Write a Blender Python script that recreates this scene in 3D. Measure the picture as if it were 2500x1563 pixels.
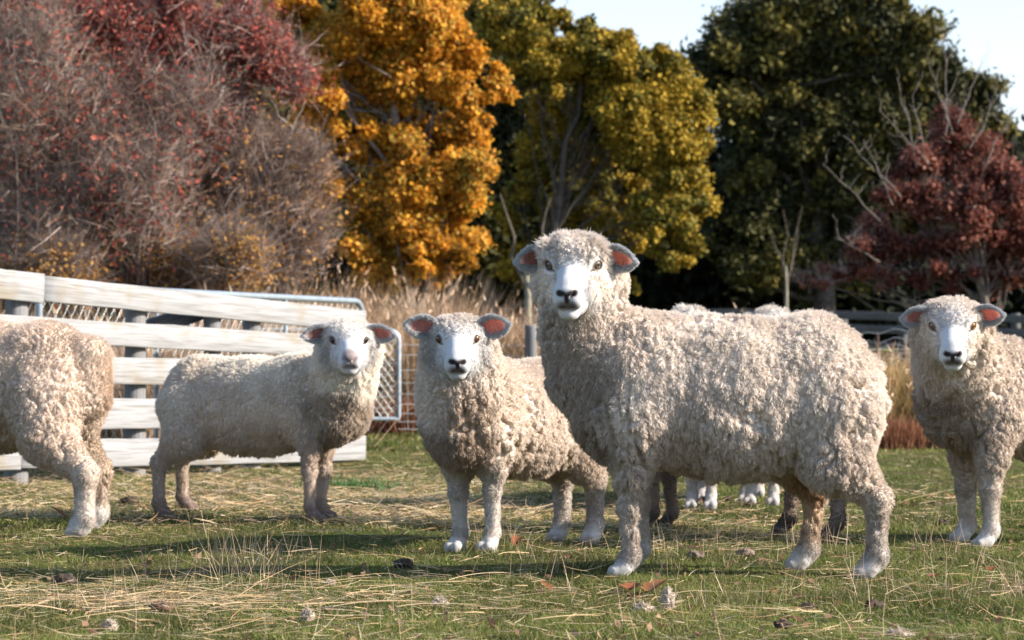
import bpy, math
import numpy as np

sc = bpy.context.scene
for o in list(bpy.data.objects):
    bpy.data.objects.remove(o)

# ------------------------------------------------------------------ camera, sky, sun, exposure
CAM_H = 0.606
FPX = 5900.0                       # focal length in pixels of the 2500 px wide photograph
HZ = 900.0                         # horizon row in the 2500x1563 photograph
cam_d = bpy.data.cameras.new('camera')
cam = bpy.data.objects.new('camera', cam_d)
sc.collection.objects.link(cam)
sc.camera = cam
cam_d.sensor_width = 36.0
cam_d.lens = FPX / 2500 * 36
cam_d.clip_start = 0.1
cam_d.clip_end = 2000
cam.location = (0, 0, CAM_H)
cam.rotation_euler = (math.radians(90) + math.atan((HZ - 781.5) / FPX), 0, 0)
cam_d.dof.use_dof = True
cam_d.dof.focus_distance = 7.0
cam_d.dof.aperture_fstop = 7.0

SUN_EL = math.radians(28.5)
SUN_AZ = math.radians(12)          # degrees in front of dead right
S = (math.cos(SUN_AZ) * math.cos(SUN_EL), -math.sin(SUN_AZ) * math.cos(SUN_EL), math.sin(SUN_EL))
w = bpy.data.worlds.new('World')
sc.world = w
w.use_nodes = True
nt = w.node_tree
bg = nt.nodes['Background']
sky = nt.nodes.new('ShaderNodeTexSky')
sky.sky_type = 'NISHITA'
sky.sun_disc = False
sky.sun_elevation = SUN_EL
sky.sun_rotation = math.radians(90) + SUN_AZ
sky.air_density = 1.0
sky.dust_density = 0.6
sky.ozone_density = 2.0
tcw = nt.nodes.new('ShaderNodeTexCoord'); sep = nt.nodes.new('ShaderNodeSeparateXYZ')
mr = nt.nodes.new('ShaderNodeMapRange'); mr.inputs['From Min'].default_value = 0.02; mr.inputs['From Max'].default_value = 0.26
mr.inputs['To Min'].default_value = 0.90; mr.inputs['To Max'].default_value = 0.0
hz_mix = nt.nodes.new('ShaderNodeMix'); hz_mix.data_type = 'RGBA'; hz_mix.inputs['B'].default_value = (4.5, 4.62, 4.75, 1)
nt.links.new(tcw.outputs['Generated'], sep.inputs[0]); nt.links.new(sep.outputs['Z'], mr.inputs[0])
nt.links.new(mr.outputs[0], hz_mix.inputs['Factor']); nt.links.new(sky.outputs[0], hz_mix.inputs['A']); nt.links.new(hz_mix.outputs['Result'], bg.inputs[0])
bg.inputs[1].default_value = 0.118
sun_d = bpy.data.lights.new('sun', 'SUN')
sun_d.energy = 5.0
sun_d.angle = math.radians(0.6)
sun_d.color = (1.0, 0.915, 0.81)
sun = bpy.data.objects.new('sun', sun_d)
sc.collection.objects.link(sun)
from mathutils import Vector, Matrix
sun.rotation_euler = Vector(S).to_track_quat('Z', 'Y').to_euler()

sc.view_settings.view_transform = 'Standard'
sc.view_settings.look = 'None'
sc.view_settings.exposure = 1.2
sc.view_settings.gamma = 1.0
sc.cycles.max_bounces = 6
sc.cycles.diffuse_bounces = 3
sc.cycles.transmission_bounces = 4
sc.cycles.transparent_max_bounces = 8
sc.cycles.sample_clamp_indirect = 6
sc.cycles.caustics_reflective = False
sc.cycles.caustics_refractive = False
try:
    sc.cycles_curves.shape = 'RIBBONS'
    sc.cycles_curves.subdivisions = 1
except Exception:
    pass

# ------------------------------------------------------------------ helpers
def px(x, y, d):
    """point at distance d seen at photo pixel (x, y)"""
    return np.array([(x - 1250) / FPX * d, d, CAM_H - (y - HZ) / FPX * d])

def gpx(x, y):
    d = CAM_H * FPX / (y - HZ)
    return np.array([(x - 1250) / FPX * d, d])

def ghash(I, s=0):
    I = I.astype(np.int64)
    h = (I[..., 0] * 73856093) ^ (I[..., 1] * 19349663) ^ (I[..., 2] * 83492791) ^ (s * 2654435761)
    h = (h ^ (h >> 13)) * 1274126177
    h = h & 0x7fffffff
    h = (h ^ (h >> 15)) * 2246822519
    return ((h & 0xffffff) / float(0x1000000)).astype(np.float32)

def vnoise(P, s=0):
    I = np.floor(P).astype(np.int64)
    F = P - I
    F = F * F * (3 - 2 * F)
    out = 0
    for dx in (0, 1):
        for dy in (0, 1):
            for dz in (0, 1):
                wgt = (F[:, 0] if dx else 1 - F[:, 0]) * (F[:, 1] if dy else 1 - F[:, 1]) * (F[:, 2] if dz else 1 - F[:, 2])
                out = out + wgt * ghash(I + np.array([dx, dy, dz]), s)
    return out

def fbm(P, s=0, o=3):
    a, t, n = 1.0, 0, 0
    for k in range(o):
        t = t + a * vnoise(P * (2 ** k), s + k)
        n += a
        a *= 0.5
    return t / n

def worley(P, s=0):
    I = np.floor(P).astype(np.int64)
    n = len(P)
    F1 = np.full(n, 9.0, np.float32); F2 = np.full(n, 9.0, np.float32)
    C = np.zeros((n, 3), np.float32); ID = np.zeros(n, np.float32)
    for dx in (-1, 0, 1):
        for dy in (-1, 0, 1):
            for dz in (-1, 0, 1):
                J = I + np.array([dx, dy, dz])
                c = J + np.stack([ghash(J, s + 1), ghash(J, s + 2), ghash(J, s + 3)], -1)
                d = np.sqrt(((P - c) ** 2).sum(-1)).astype(np.float32)
                m = d < F1
                F2 = np.where(m, F1, np.minimum(F2, d))
                C[m] = c[m]
                ID[m] = ghash(J, s + 5)[m]
                F1 = np.where(m, d, F1)
    return F1, F2, C, ID

def sstep(a, b, x):
    t = np.clip((x - a) / (b - a), 0, 1)
    return t * t * (3 - 2 * t)

def tag(o, label=None, cat=None, group=None, kind=None):
    if label: o['label'] = label
    if cat: o['category'] = cat
    if group: o['group'] = group
    if kind: o['kind'] = kind
    return o

def link(name, data, parent=None, loc=None):
    o = bpy.data.objects.new(name, data)
    sc.collection.objects.link(o)
    if loc is not None: o.location = loc
    if parent is not None: o.parent = parent
    return o

def empty(name, loc):
    return link(name, None, None, tuple(float(v) for v in loc))

def mesh(name, V, F, mat, parent=None, col=None, smooth=False, origin=None, ccol=None, loc=True):
    """one mesh object. F is an (n,3) or (n,4) array, or a list of such arrays"""
    V = np.asarray(V, np.float32)
    org = np.zeros(3) if origin is None else np.asarray(origin, float)
    if parent is not None:
        base = np.array(parent.location) if parent.parent is None else np.array(parent.parent.location) + np.array(parent.location)
        V = V - base.astype(np.float32)
    elif origin is not None:
        V = V - org.astype(np.float32)
    Fs = F if isinstance(F, list) else [F]
    Fs = [np.asarray(f, np.int32) for f in Fs if len(f)]
    me = bpy.data.meshes.new(name)
    me.vertices.add(len(V)); me.vertices.foreach_set('co', V.ravel())
    loops = np.concatenate([f.ravel() for f in Fs])
    sizes = np.concatenate([np.full(len(f), f.shape[1], np.int32) for f in Fs])
    starts = np.concatenate([[0], np.cumsum(sizes)[:-1]]).astype(np.int32)
    me.loops.add(len(loops)); me.loops.foreach_set('vertex_index', loops)
    me.polygons.add(len(sizes)); me.polygons.foreach_set('loop_start', starts)
    me.update(calc_edges=True)
    if smooth: me.polygons.foreach_set('use_smooth', np.ones(len(sizes), bool))
    if col is not None:
        a = me.attributes.new('col', 'FLOAT_COLOR', 'POINT')
        c = np.ones((len(V), 4), np.float32); c[:, :3] = col
        a.data.foreach_set('color', c.ravel())
    me.materials.append(mat)
    return link(name, me, parent, None if (parent is not None or origin is None) else tuple(org))

def hair(name, P, rad, col, mat, parent):
    """P: (n, k, 3) strands, rad (k,) or (n,k), col (n,3)"""
    n, k = P.shape[:2]
    base = np.array(parent.location) if parent.parent is None else np.array(parent.parent.location)
    P = (P - base).astype(np.float32)
    cu = bpy.data.hair_curves.new(name)
    cu.add_curves([k] * n)
    cu.attributes['position'].data.foreach_set('vector', P.ravel())
    r = np.broadcast_to(rad, (n, k)).astype(np.float32)
    a = cu.attributes.get('radius') or cu.attributes.new('radius', 'FLOAT', 'POINT')
    a.data.foreach_set('value', np.ascontiguousarray(r).ravel())
    a = cu.attributes.new('col', 'FLOAT_COLOR', 'POINT')
    c = np.ones((n, k, 4), np.float32); c[:, :, :3] = col[:, None, :]
    a.data.foreach_set('color', c.ravel())
    cu.materials.append(mat)
    return link(name, cu, parent)

def mat_attr(name, rough=0.8, transl=0.0, spec=0.2, noise=None, bump=None, tcol=None):
    m = bpy.data.materials.new(name); m.use_nodes = True
    t = m.node_tree; b = t.nodes['Principled BSDF']
    a = t.nodes.new('ShaderNodeAttribute'); a.attribute_name = 'col'
    b.inputs['Roughness'].default_value = rough
    b.inputs['Specular IOR Level'].default_value = spec
    csrc = a.outputs['Color']
    if noise:
        tc = t.nodes.new('ShaderNodeTexCoord')
        mp = t.nodes.new('ShaderNodeMapping'); mp.inputs['Scale'].default_value = noise[2] if len(noise) > 2 else (1, 1, 1)
        n = t.nodes.new('ShaderNodeTexNoise'); n.inputs['Scale'].default_value = noise[0]; n.inputs['Detail'].default_value = 6
        r = t.nodes.new('ShaderNodeMapRange'); r.inputs['From Min'].default_value = 0.3; r.inputs['From Max'].default_value = 0.7
        r.inputs['To Min'].default_value = 1 - noise[1]; r.inputs['To Max'].default_value = 1 + noise[1]
        mx = t.nodes.new('ShaderNodeVectorMath'); mx.operation = 'SCALE'
        t.links.new(tc.outputs['Object'], mp.inputs[0]); t.links.new(mp.outputs[0], n.inputs['Vector'])
        t.links.new(n.outputs[0], r.inputs[0]); t.links.new(csrc, mx.inputs[0]); t.links.new(r.outputs[0], mx.inputs['Scale'])
        csrc = mx.outputs[0]
        if bump:
            bp = t.nodes.new('ShaderNodeBump'); bp.inputs['Strength'].default_value = bump; bp.inputs['Distance'].default_value = 0.004
            t.links.new(n.outputs[0], bp.inputs['Height']); t.links.new(bp.outputs[0], b.inputs['Normal'])
    t.links.new(csrc, b.inputs['Base Color'])
    if transl > 0:
        tr = t.nodes.new('ShaderNodeBsdfTranslucent')
        mix = t.nodes.new('ShaderNodeMixShader'); mix.inputs[0].default_value = transl
        if tcol:
            g = t.nodes.new('ShaderNodeVectorMath'); g.operation = 'MULTIPLY'; g.inputs[1].default_value = tcol
            t.links.new(csrc, g.inputs[0]); t.links.new(g.outputs[0], tr.inputs[0])
        else:
            t.links.new(csrc, tr.inputs[0])
        t.links.new(b.outputs[0], mix.inputs[1]); t.links.new(tr.outputs[0], mix.inputs[2])
        t.links.new(mix.outputs[0], t.nodes['Material Output'].inputs[0])
    return m

M_body = mat_attr('sheep_skin', 0.85, 0.0, 0.1)
M_wool = mat_attr('wool_fibre', 0.9, 0.28, 0.05)
M_ear = mat_attr('ear_skin', 0.7, 0.5, 0.2, tcol=(1.35, 0.80, 0.70))
M_eye = mat_attr('eye', 0.08, 0.0, 0.6)
M_leaf = mat_attr('leaf', 0.65, 0.45, 0.25)
M_needle = mat_attr('needle_leaf', 0.7, 0.15, 0.2)
M_bark = mat_attr('bark', 0.9, 0.0, 0.1, (9, 0.35))
M_grass = mat_attr('grass_blade', 0.6, 0.4, 0.25)
M_straw = mat_attr('dry_straw', 0.6, 0.15, 0.3)
M_dung = mat_attr('dung', 0.85, 0.0, 0.2)
M_metal = mat_attr('galvanised_steel', 0.38, 0.0, 0.5, (25, 0.12)); M_metal.node_tree.nodes['Principled BSDF'].inputs['Metallic'].default_value = 0.35

def tube(pts, rad, n=6, cap=True):
    """returns V,F of a tube along pts"""
    pts = np.asarray(pts, float); rad = np.broadcast_to(rad, (len(pts),)).astype(float)
    T = np.gradient(pts, axis=0); T /= np.linalg.norm(T, axis=1)[:, None] + 1e-9
    ref = np.array([0, 0, 1.0]) if abs(T[0][2]) < 0.9 else np.array([1.0, 0, 0])
    V = []
    u = np.cross(T[0], ref); u /= np.linalg.norm(u)
    for i in range(len(pts)):
        u = u - T[i] * u.dot(T[i]); u /= np.linalg.norm(u) + 1e-9
        v = np.cross(T[i], u)
        a = np.arange(n) * 2 * math.pi / n
        V.append(pts[i] + rad[i] * (np.cos(a)[:, None] * u + np.sin(a)[:, None] * v))
    V = np.concatenate(V)
    F = []
    k = len(pts)
    i = np.repeat(np.arange(k - 1), n); j = np.tile(np.arange(n), k - 1); j2 = (j + 1) % n
    F = np.stack([i * n + j, i * n + j2, (i + 1) * n + j2, (i + 1) * n + j], 1)
    return V, F

class MB:
    def __init__(s): s.V = []; s.F = []; s.C = []; s.n = 0
    def add(s, V, F, c=None):
        s.V.append(V); s.F.append(np.asarray(F) + s.n); s.n += len(V)
        s.C.append(np.broadcast_to(np.asarray(c if c is not None else (1, 1, 1), float), (len(V), 3)))
    def build(s, name, mat, parent=None, **k):
        return mesh(name, np.concatenate(s.V), [f for f in s.F] if len({f.shape[1] for f in s.F}) > 1 else np.concatenate(s.F), mat, parent, col=np.concatenate(s.C), **k)

def bevel_box(c, ax, ay, az, sx, sy, sz, b=0.006):
    """box with chamfered edges: centre, axes, full sizes"""
    ax, ay, az = [np.asarray(a, float) / np.linalg.norm(a) for a in (ax, ay, az)]
    h = np.array([sx, sy, sz]) / 2
    V = []; idx = {}
    for sxx in (-1, 1):
        for syy in (-1, 1):
            for szz in (-1, 1):
                for a in range(3):
                    p = np.array([sxx * h[0], syy * h[1], szz * h[2]], float)
                    for q in range(3):
                        if q != a: p[q] -= b * (sxx, syy, szz)[q]
                    idx[(sxx, syy, szz, a)] = len(V)
                    V.append(c + ax * p[0] + ay * p[1] + az * p[2])
    Q = []; T = []
    def quad(l): Q.append(l)
    for a in range(3):
        o = [q for q in range(3) if q != a]
        for s in (-1, 1):
            l = []
            for (u, v) in ((-1, -1), (1, -1), (1, 1), (-1, 1)):
                k = [0, 0, 0]; k[a] = s; k[o[0]] = u; k[o[1]] = v
                l.append(idx[(k[0], k[1], k[2], a)])
            quad(l)
        for u in (-1, 1):
            for v in (-1, 1):
                k0 = [0, 0, 0]; k1 = [0, 0, 0]
                k0[a] = -1; k1[a] = 1
                k0[o[0]] = k1[o[0]] = u; k0[o[1]] = k1[o[1]] = v
                quad([idx[(*k0, o[0])], idx[(*k1, o[0])], idx[(*k1, o[1])], idx[(*k0, o[1])]])
    for sxx in (-1, 1):
        for syy in (-1, 1):
            for szz in (-1, 1):
                T.append([idx[(sxx, syy, szz, a)] for a in range(3)])
    return np.array(V), np.array(Q), np.array(T)

# ------------------------------------------------------------------ ground
def gz(x, y):
    x = np.asarray(x, float); y = np.asarray(y, float)
    r = np.clip(y - 17, 0, None)
    t = 0.028 * r * r / (r + 4)
    b = 0.012 * np.sin(x * 1.7 + 0.6) * np.sin(y * 1.1) + 0.006 * np.sin(x * 5.1 + y * 3.3)
    return t + b * np.clip(1 - np.abs(y - 9) / 40, 0, 1)

def build_ground():
    xs = np.concatenate([np.linspace(-400, -14, 26)[:-1], np.linspace(-14, 14, 141), np.linspace(14, 400, 26)[1:]])
    ys = np.concatenate([np.linspace(-30, 3, 8)[:-1], np.linspace(3, 24, 106), np.linspace(24, 120, 60)[1:], np.linspace(120, 900, 20)[1:]])
    X, Y = np.meshgrid(xs, ys)
    Z = gz(X, np.minimum(Y, 120)) - 0.002
    V = np.stack([X.ravel(), Y.ravel(), Z.ravel()], 1)
    ny, nx = X.shape
    i, j = np.meshgrid(np.arange(ny - 1), np.arange(nx - 1), indexing='ij')
    a = (i * nx + j).ravel()
    F = np.stack([a, a + 1, a + nx + 1, a + nx], 1)
    m = bpy.data.materials.new('turf'); m.use_nodes = True
    t = m.node_tree; b = t.nodes['Principled BSDF']; b.inputs['Roughness'].default_value = 0.95; b.inputs['Specular IOR Level'].default_value = 0.05
    tc = t.nodes.new('ShaderNodeTexCoord')
    n1 = t.nodes.new('ShaderNodeTexNoise'); n1.inputs['Scale'].default_value = 1.3; n1.inputs['Detail'].default_value = 8
    n2 = t.nodes.new('ShaderNodeTexNoise'); n2.inputs['Scale'].default_value = 30; n2.inputs['Detail'].default_value = 5
    for n in (n1, n2): t.links.new(tc.outputs['Object'], n.inputs['Vector'])
    r1 = t.nodes.new('ShaderNodeValToRGB')
    e = r1.color_ramp.elements
    e[0].position = 0.40; e[0].color = (0.075, 0.105, 0.022, 1); e[1].position = 0.66; e[1].color = (0.16, 0.12, 0.06, 1)
    r2 = t.nodes.new('ShaderNodeValToRGB')
    e = r2.color_ramp.elements
    e[0].position = 0.35; e[0].color = (0.35, 0.3, 0.25, 1); e[1].position = 0.7; e[1].color = (1, 1, 1, 1)
    t.links.new(n1.outputs[0], r1.inputs[0]); t.links.new(n2.outputs[0], r2.inputs[0])
    mx = t.nodes.new('ShaderNodeVectorMath'); mx.operation = 'MULTIPLY'
    t.links.new(r1.outputs[0], mx.inputs[0]); t.links.new(r2.outputs[0], mx.inputs[1]); t.links.new(mx.outputs[0], b.inputs['Base Color'])
    bp = t.nodes.new('ShaderNodeBump'); bp.inputs['Strength'].default_value = 0.8; bp.inputs['Distance'].default_value = 0.03
    t.links.new(n2.outputs[0], bp.inputs['Height']); t.links.new(bp.outputs[0], b.inputs['Normal'])
    o = mesh('ground', V, F, m, smooth=True)
    tag(o, kind='structure')

# ribbons (blades, straw) -----------------------------------------------------------
def blades(P, D, L, W, C, bend, seg=2, side=None, rng=None):
    """tapering ribbons from P along D with sideways bend vector. returns V,F,C"""
    n = len(P)
    if side is None:
        r = rng.normal(size=(n, 3)); side = np.cross(D, r)
        side /= np.linalg.norm(side, axis=1)[:, None]
    rows = []
    for k in range(seg):
        t = k / seg
        c = P + D * (L * t)[:, None] + bend * (L * t * t)[:, None]
        wd = (W * (1 - 0.55 * t))[:, None]
        rows += [c - side * wd / 2, c + side * wd / 2]
    tip = P + D * L[:, None] + bend * L[:, None]
    rows.append(tip)
    m = 2 * seg + 1
    V = np.stack(rows, 1).reshape(-1, 3)
    b = np.arange(n) * m
    Fq = [np.stack([b + 2 * k, b + 2 * k + 1, b + 2 * k + 3, b + 2 * k + 2], 1) for k in range(seg - 1)]
    Ft = np.stack([b + 2 * seg - 2, b + 2 * seg - 1, b + 2 * seg], 1)
    Cc = np.repeat(C, m, axis=0)
    return V, (Fq, Ft), Cc

def blade_obj(name, mat, args, parent=None, **k):
    V, (Fq, Ft), C = blades(*args, **k)
    return mesh(name, V, (Fq + [Ft]), mat, parent, col=C)

def mixc(cols, idx): return np.asarray(cols, float)[idx]

def frustum_points(rng, n, d0, d1, pw=1.0, margin=1.08):
    """points on the ground inside the camera's view between depths d0 and d1, uniform in screen-ish density"""
    a, b = d0 ** (-pw), d1 ** (-pw)
    d = (a + (b - a) * rng.random(n)) ** (-1 / pw)
    x = (rng.random(n) - 0.5) * d * (2500 / FPX) * margin
    return x, d

def patch(x, y):
    """1 where dry straw gathers"""
    P = np.stack([x * 0.9, y * 0.55, x * 0], 1)
    n = fbm(P + 7.3, 3, 3)
    s = sstep(0.50, 0.62, n)
    left = sstep(0.6, -0.6, x) * sstep(9.0, 10.0, y) * sstep(15, 13.3, y)
    fg = np.exp(-((x + 0.85) / 0.75) ** 2 - ((y - 6.25) / 0.32) ** 2) * 1.0
    return np.clip(s * 0.35 * (1 - np.exp(-((y - 7.5) / 0.7) ** 2)) + left * 0.5 + fg * 0.30, 0, 1)

def build_grass():
    rng = np.random.default_rng(5)
    allV = []
    for (n, d0, d1, h0, w0) in ((380000, 5.2, 9.0, 0.017, 0.0024), (240000, 9.0, 17.5, 0.021, 0.0040), (90000, 17.5, 45, 0.035, 0.012)):
        x, y = frustum_points(rng, n, d0, d1, 1.2)
        p = patch(x, y)
        dens = 0.35 + 0.65 * sstep(0.35, 0.6, fbm(np.stack([x * 3, y * 3, x * 0], 1), 11, 3))
        keep = rng.random(n) < dens * (1 - 0.6 * p)
        x, y, p = x[keep], y[keep], p[keep]; n = len(x)
        P = np.stack([x, y, gz(x, y) - 0.003], 1)
        tone = fbm(np.stack([x * 1.1, y * 0.8, x * 0 + 2], 1), 21, 3)
        D = rng.normal(size=(n, 3)) * np.array([0.45, 0.45, 0]) + np.array([0, 0, 1.0])
        D /= np.linalg.norm(D, axis=1)[:, None]
        tall = 0.55 + 1.1 * sstep(0.35, 0.7, fbm(np.stack([x * 4, y * 4, x * 0 + 5], 1), 31, 2))
        L = h0 * (0.4 + rng.random(n) ** 1.5 * 1.1) * tall
        W = w0 * (0.7 + 0.6 * rng.random(n))
        bend = rng.normal(size=(n, 3)) * 0.35; bend[:, 2] = -np.abs(bend[:, 2]) * 0.7
        r = rng.random(n)
        g = np.array([0.10, 0.125, 0.028]); g2 = np.array([0.20, 0.215, 0.055]); dry = np.array([0.40, 0.30, 0.16])
        t = np.clip(tone * 1.6 - 0.35 + rng.normal(size=n) * 0.25, 0, 1)[:, None]
        C = g * (1 - t) + g2 * t
        C = C * (0.6 + 0.6 * rng.random(n))[:, None] * (0.72 + 0.5 * sstep(0.3, 0.7, fbm(np.stack([x * 5, y * 3, x * 0 + 8], 1), 91, 3)))[:, None]
        dm = (r < 0.09 + 0.28 * p)[:, None]
        C = np.where(dm, dry * (0.6 + 0.6 * rng.random(n))[:, None], C)
        o = blade_obj('grass', M_grass, (P, D, L, W, C, bend), rng=rng, seg=2)
        tag(o, kind='stuff', label='short green paddock grass with dry blades in it', cat='grass')
    # fallen straw
    parts = []
    for (n, d0, d1, w0) in ((46000, 5.2, 9.2, 0.0018), (50000, 9.2, 17, 0.0032)):
        x, y = frustum_points(rng, n, d0, d1, 1.0)
        p = patch(x, y)
        keep = rng.random(n) < 0.07 + 0.85 * p
        x, y = x[keep], y[keep]; n = len(x)
        L = rng.uniform(0.015, 0.085, n) * (0.6 + 0.7 * rng.random(n))
        long = rng.random(n) < 0.05
        L = np.where(long, rng.uniform(0.12, 0.26, n), L)
        a = rng.normal(0, 0.75, n) + (rng.random(n) < 0.5) * math.pi
        el = rng.normal(0.06, 0.14, n)
        D = np.stack([np.cos(a) * np.cos(el), np.sin(a) * np.cos(el), np.sin(el)], 1)
        P = np.stack([x, y, gz(x, y) + 0.006 + rng.random(n) * 0.022], 1)
        bend = rng.normal(size=(n, 3)) * np.array([0.28, 0.28, 0.10])
        W = w0 * rng.uniform(0.5, 1.25, n)
        cols = mixc([(0.54, 0.38, 0.20), (0.60, 0.47, 0.30), (0.42, 0.25, 0.12), (0.34, 0.26, 0.18)], rng.choice(4, n, p=[0.35, 0.3, 0.2, 0.15])) * rng.uniform(0.7, 1.1, n)[:, None]
        side = np.cross(D, np.stack([rng.normal(0, 0.6, n), rng.normal(0, 0.6, n) - 0.4, np.ones(n)], 1)); side /= np.linalg.norm(side, axis=1)[:, None]
        o = blade_obj('straw', M_straw, (P, D, L, W, cols, bend), side=side, seg=3)
        tag(o, kind='stuff', label='pale dry straw and stems scattered over the paddock', cat='straw')
    # long bent straws lying on top
    cl_ = [(480, 1470, 200, 22, 70), (300, 1500, 220, 30, 25), (720, 1470, 180, 25, 50), (1250, 1440, 200, 40, 15), (1750, 1470, 350, 45, 18), (2200, 1480, 250, 45, 12), (420, 1250, 300, 25, 50), (900, 1300, 250, 40, 40), (1330, 1290, 120, 20, 20)]
    X = np.concatenate([rng.normal(c[0], c[2], c[4]) for c in cl_]); Y = np.clip(np.concatenate([rng.normal(c[1], c[3], c[4]) for c in cl_]), 1180, 1640)
    G = np.array([gpx(a, b) for a, b in zip(X, Y)]); n = len(G)
    P = np.stack([G[:, 0], G[:, 1], gz(G[:, 0], G[:, 1]) + rng.uniform(0.012, 0.03, n)], 1)
    a = rng.normal(0, 0.9, n) + (rng.random(n) < 0.5) * math.pi
    D = np.stack([np.cos(a), np.sin(a), rng.normal(0.10, 0.10, n)], 1); D /= np.linalg.norm(D, axis=1)[:, None]
    bend = np.stack([rng.normal(0, 0.3, n), rng.normal(0, 0.3, n), -np.abs(D[:, 2]) * 0.9], 1)
    cols = mixc([(0.62, 0.44, 0.24), (0.58, 0.43, 0.26), (0.48, 0.30, 0.15)], rng.choice(3, n)) * rng.uniform(0.75, 1.1, n)[:, None]
    side = np.cross(D, np.stack([rng.normal(0, 0.3, n), rng.normal(0, 0.3, n) - 0.6, np.ones(n)], 1)); side /= np.linalg.norm(side, axis=1)[:, None]
    o = blade_obj('straw', M_straw, (P, D, rng.uniform(0.06, 0.24, n), rng.uniform(0.0018, 0.0034, n), cols, bend), side=side, seg=6)
    tag(o, kind='stuff', label='long bent straws lying over the turf in the foreground', cat='straw')
    # upright dead stems
    cen = [(480, 1400, 150, 26), (560, 1385, 130, 20), (620, 1375, 110, 18), (640, 1420, 120, 16), (1330, 1395, 150, 20), (1700, 1370, 160, 22), (1800, 1480, 200, 16), (2330, 1360, 130, 22), (1240, 1340, 90, 18), (2150, 1470, 300, 12), (2480, 1450, 100, 16), (300, 1480, 200, 14), (2250, 1300, 120, 18), (1750, 1320, 180, 14), (600, 1360, 160, 22), (2000, 1340, 100, 14)]
    X = []; Y = []
    for (cx, cy, sx, sy) in cen:
        k = 55
        X.append(rng.normal(cx, sx * 0.6, k)); Y.append(rng.normal(cy, sy, k))
    k = 500
    X.append(rng.uniform(-50, 2550, k)); Y.append(rng.uniform(1150, 1600, k))
    X = np.concatenate(X); Y = np.clip(np.concatenate(Y), 1130, 1640)
    G = np.array([gpx(a, b) for a, b in zip(X, Y)])
    n = len(G)
    P = np.stack([G[:, 0], G[:, 1], gz(G[:, 0], G[:, 1]) - 0.002], 1)
    D = rng.normal(size=(n, 3)) * np.array([0.28, 0.28, 0]) + np.array([0, 0, 1.0]); D /= np.linalg.norm(D, axis=1)[:, None]
    L = rng.uniform(0.03, 0.14, n); W = rng.uniform(0.0011, 0.0022, n)
    cols = mixc([(0.50, 0.40, 0.27), (0.33, 0.24, 0.16), (0.45, 0.30, 0.18)], rng.choice(3, n)) * rng.uniform(0.7, 1.1, n)[:, None]
    o = blade_obj('dead_stems', M_straw, (P, D, L, W, cols, rng.normal(size=(n, 3)) * 0.15), rng=rng, seg=3)
    tag(o, kind='stuff', label='thin dead grass stems standing up from the turf', cat='stems')

# ------------------------------------------------------------------ implicit surfaces
def smin(a, b, k):
    h = np.maximum(k - np.abs(a - b), 0) / k
    return np.minimum(a, b) - h * h * k * 0.25

def prim_d(p, X):
    if p['t'] == 'c':
        a, b, ra, rb = p['a'], p['b'], p['ra'], p['rb']
        ba = b - a
        h = np.clip(((X - a) @ ba) / (ba @ ba), 0, 1)
        q = X - a - h[:, None] * ba
        return np.sqrt((q * q).sum(1)) - (ra + (rb - ra) * h)
    q = (X - p['c']) @ p['R']
    r = p['r']
    k0 = np.sqrt(((q / r) ** 2).sum(1)); k1 = np.sqrt(((q / (r * r)) ** 2).sum(1)) + 1e-9
    return k0 * (k0 - 1) / k1

def field(prims, X):
    d = None
    for p in prims:
        e = prim_d(p, X).astype(np.float32)
        if d is None: d = e
        elif p.get('sub'): d = -smin(-d, e, p['k'])
        else: d = smin(d, e, p['k'])
    return d

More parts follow.
